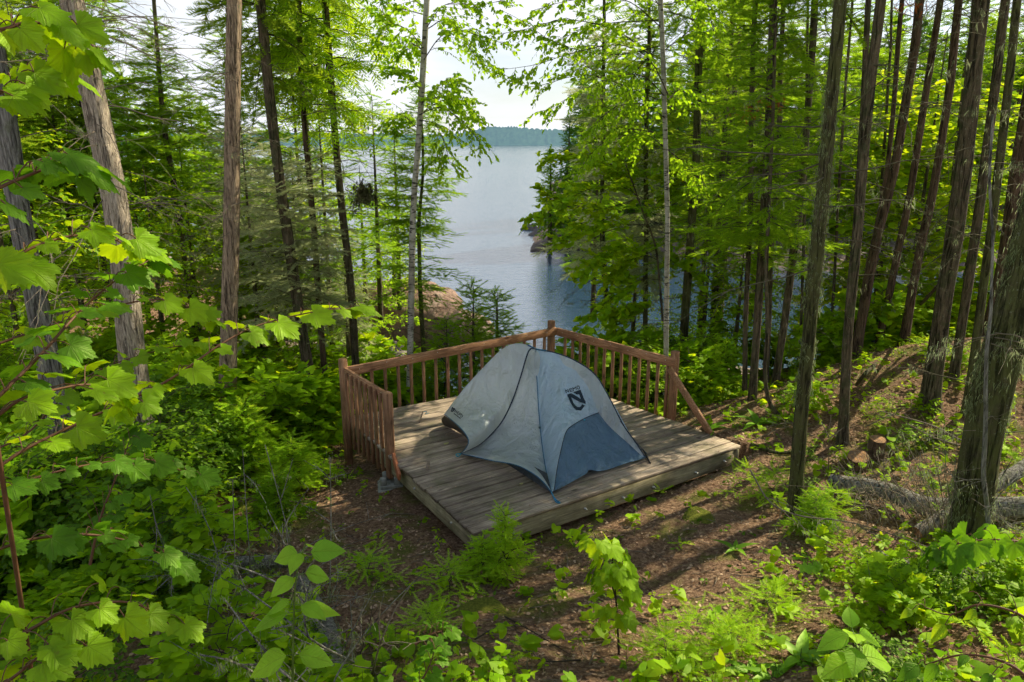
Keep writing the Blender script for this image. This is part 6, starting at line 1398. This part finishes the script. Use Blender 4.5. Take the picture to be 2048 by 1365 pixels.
for k, (x0, y0, x1, y1, x2, y2, Y, lb) in enumerate([(440, 1130, 412, 1040, 372, 975, 3.3, 'bare lichened twig rising left of the mossy twigs'), (500, 1130, 492, 1010, 485, 900, 3.4, 'tall bare twig with moss tufts behind the log'), (585, 1110, 560, 1000, 530, 890, 3.3, 'tall leaning twig with moss tufts nearest the path'), (470, 1140, 468, 1050, 465, 960, 3.2, 'straight thin twig in the middle of the twig group'), (345, 1140, 315, 1060, 300, 990, 3.3, 'leftmost curved bare twig above the log'), (615, 1190, 570, 1090, 535, 1020, 2.6, 'dark slanting dead stem crossing the log'), (660, 1180, 662, 1040, 660, 915, 3.2, 'slender dead fir stem standing at the path edge')]):
    twiggy(lb, [[G(x0, y0 + 20), B(x0, y0, Y), B(x1, y1, Y), B(x2, y2, Y)]], .007, 20 + k, 9, 2.2, subL=.3, mat=BK_GREY)
twiggy('tangle of lichened dead branches at the bottom left of centre', [[G(720, 1340, .03), B(640, 1290, 2.3), B(560, 1230, 2.3), B(480, 1170, 2.4)], [G(700, 1400, .03), B(600, 1370, 2.1), B(520, 1290, 2.2), B(450, 1200, 2.4)], [G(640, 1250, .03), B(580, 1180, 2.6), B(440, 1120, 2.8)], [G(560, 1390, .02), B(480, 1330, 2.1), B(400, 1310, 2.2)]], .009, 40, 10, 2.5, subL=.35, mat=BK_GREY)
twiggy('broken upright twig left of the moss cushion', [[G(745, 1350), B(760, 1290, 2.7), B(790, 1220, 2.7), B(822, 1170, 2.7)]], .008, 41, 6, 0, mat=TWIG)
twiggy('second upright dead twig near the broken one', [[G(715, 1330), B(740, 1240, 2.8), B(752, 1165, 2.9)]], .004, 42, 6, .3, mat=TWIG_D)
twiggy('dark twigs lying across the lower path', [[G(1010, 1240, .02), G(1070, 1275, .03), G(1140, 1320, .02)], [G(1160, 1330, .02), G(1085, 1335, .03), G(1060, 1305, .03)], [G(950, 1285, .02), G(1000, 1265, .03), G(1060, 1262, .02)]], .006, 43, 5, 0, mat=TWIG_D)
twiggy('bare branches of the fallen trunk at the right edge', [[G(1960, 1070, .1), B(1990, 1000, 3.9), B(2050, 940, 3.9)], [G(1900, 1060, .1), B(1915, 980, 4.1), B(1890, 930, 4.2)], [G(2000, 1080, .15), B(2040, 1060, 3.7), B(2080, 1010, 3.6)]], .007, 44, 9, 1.5, mat=BK_GREY)

# ---------------- ground cover and litter (uncountable)
def scatter(n, xr, yr, fn, seed):
    r = np.random.default_rng(seed); x = r.uniform(*xr, n); y = yr[0] + (yr[1] - yr[0]) * r.random(n) ** 1.35; keep = (r.random(n) < fn(x, y)) & ~inside_deck(x, y, .06); x, y = x[keep], y[keep]; return np.stack([x, y, ground(x, y)], -1), r
clump = lambda x, y, s, th: np.clip((vnoise(np.stack([x * s, y * s, 0 * x + 3.3], -1)) - th) * 6, 0, 1)
m = M(); P, r = scatter(60000, (-4.5, 8.5), (1.6, 12.5), lambda x, y: .75 + 0 * x, 5); k = len(P); V, F, uv = T_OVAL
V2 = V * [1, 1, 1.6]; mt = frames(np.c_[r.standard_normal((k, 2)), r.normal(size=k) * .25], np.c_[r.standard_normal((k, 2)) * .45, np.ones(k)], r.uniform(.012, .048, k)); VV, FF, _ = inst(V2, F, mt, P + [0, 0, .008]); m.add(VV, FF)
tag(part('leaf_litter', m, LF_DRY), 'brown fallen leaves and needles covering the forest floor', 'leaf litter', kind='stuff')
m = M(); P, r = scatter(4200, (-4.5, 8.5), (1.6, 12.), lambda x, y: .6 + 0 * x, 6); k = len(P); a = r.random(k) * 3.14; L = r.uniform(.04, .32, k); d = np.stack([np.cos(a), np.sin(a), 0 * a], -1); s = np.linspace(-.5, .5, 4)[None, :, None]
Q = P[:, None] + d[:, None] * L[:, None, None] * s + r.normal(size=(k, 4, 3)) * .006; Q[..., 2] = ground(Q[..., 0].ravel(), Q[..., 1].ravel()).reshape(k, 4) + .012; VV, FF = tubes(Q, np.tile(r.uniform(.0012, .004, (k, 1)), (1, 4)), 4); m.add(VV, FF)
tag(part('fallen_twigs', m, TWIG), 'small twigs littering the forest floor', 'twigs', kind='stuff')
def cover_density(x, y):
    left = np.clip((-1.75 - x - .05 * (y - 3)) * 1.4, 0, 1) * (y < 9.5); front = np.clip((4.25 - y) * 1.3, 0, 1) * np.where((x > .0) & (x < .55), .25, 1.)
    right = np.clip((x - 1.5) * 1.2, 0, 1) * np.clip((5.6 - y) * 1., 0, 1); back = np.clip((y - 8.8) * .8, 0, 1) * (x < 3.4); d = np.maximum.reduce([left, front, right, back * .9, np.where(x > 2.6, .32, .10)]); return d * (.45 + .55 * clump(x, y, 1.3, .38))
def plants(n, seed, tmpl, mat, size, per, hmin, hmax, label, cov=cover_density, name='ground_cover', flat=.3):
    P, r = scatter(n, (-5.5, 6.5), (1.5, 12.5), cov, seed); k = len(P); h = r.uniform(hmin, hmax, k); p = np.repeat(P + np.c_[np.zeros((k, 2)), h], per, 0); kk = len(p); a = r.random(kk) * 6.28
    d = np.stack([np.cos(a), np.sin(a), r.normal(size=kk) * flat], -1); m = M(); V, F, uv = inst(tmpl[0], tmpl[1], frames(d, np.array([0, 0, 1.]) + .3 * r.standard_normal((kk, 3)), size * r.uniform(.55, 1.2, kk)), p + d * size * .15 - np.c_[np.zeros((kk, 2)), r.random(kk) * np.repeat(h, per) * .5]); m.add(V, F)
    st = np.stack([P, P + np.c_[np.zeros((k, 2)), h]], 1); V, F = tubes(st, np.full((k, 2), .0013), 3); m2 = M(); m2.add(V, F); o = tag(part(name, m, mat), label, 'ground cover', kind='stuff'); tag(part('plant_stems', m2, STEM_G), 'thin stems of the low ' + label.split(' low ')[-1], 'ground cover', kind='stuff')
plants(18000, 21, T_OVAL, LF_MAPLE, .050, 4, .03, .14, 'bright low plants with oval leaves on the forest floor')
plants(8000, 22, T_MAPLE_S, LF_MAPLE, .07, 4, .06, .28, 'bright low maple seedlings on the forest floor')
plants(6500, 23, T_BIRCH, LF_DARK, .040, 5, .02, .08, 'dark low trailing plants on the forest floor')
plants(2600, 24, T_SPRIG, LF_FIRB, .11, 7, .02, .10, 'bright low fir seedlings and fern tufts', lambda x, y: cover_density(x, y) * .8, flat=.5)
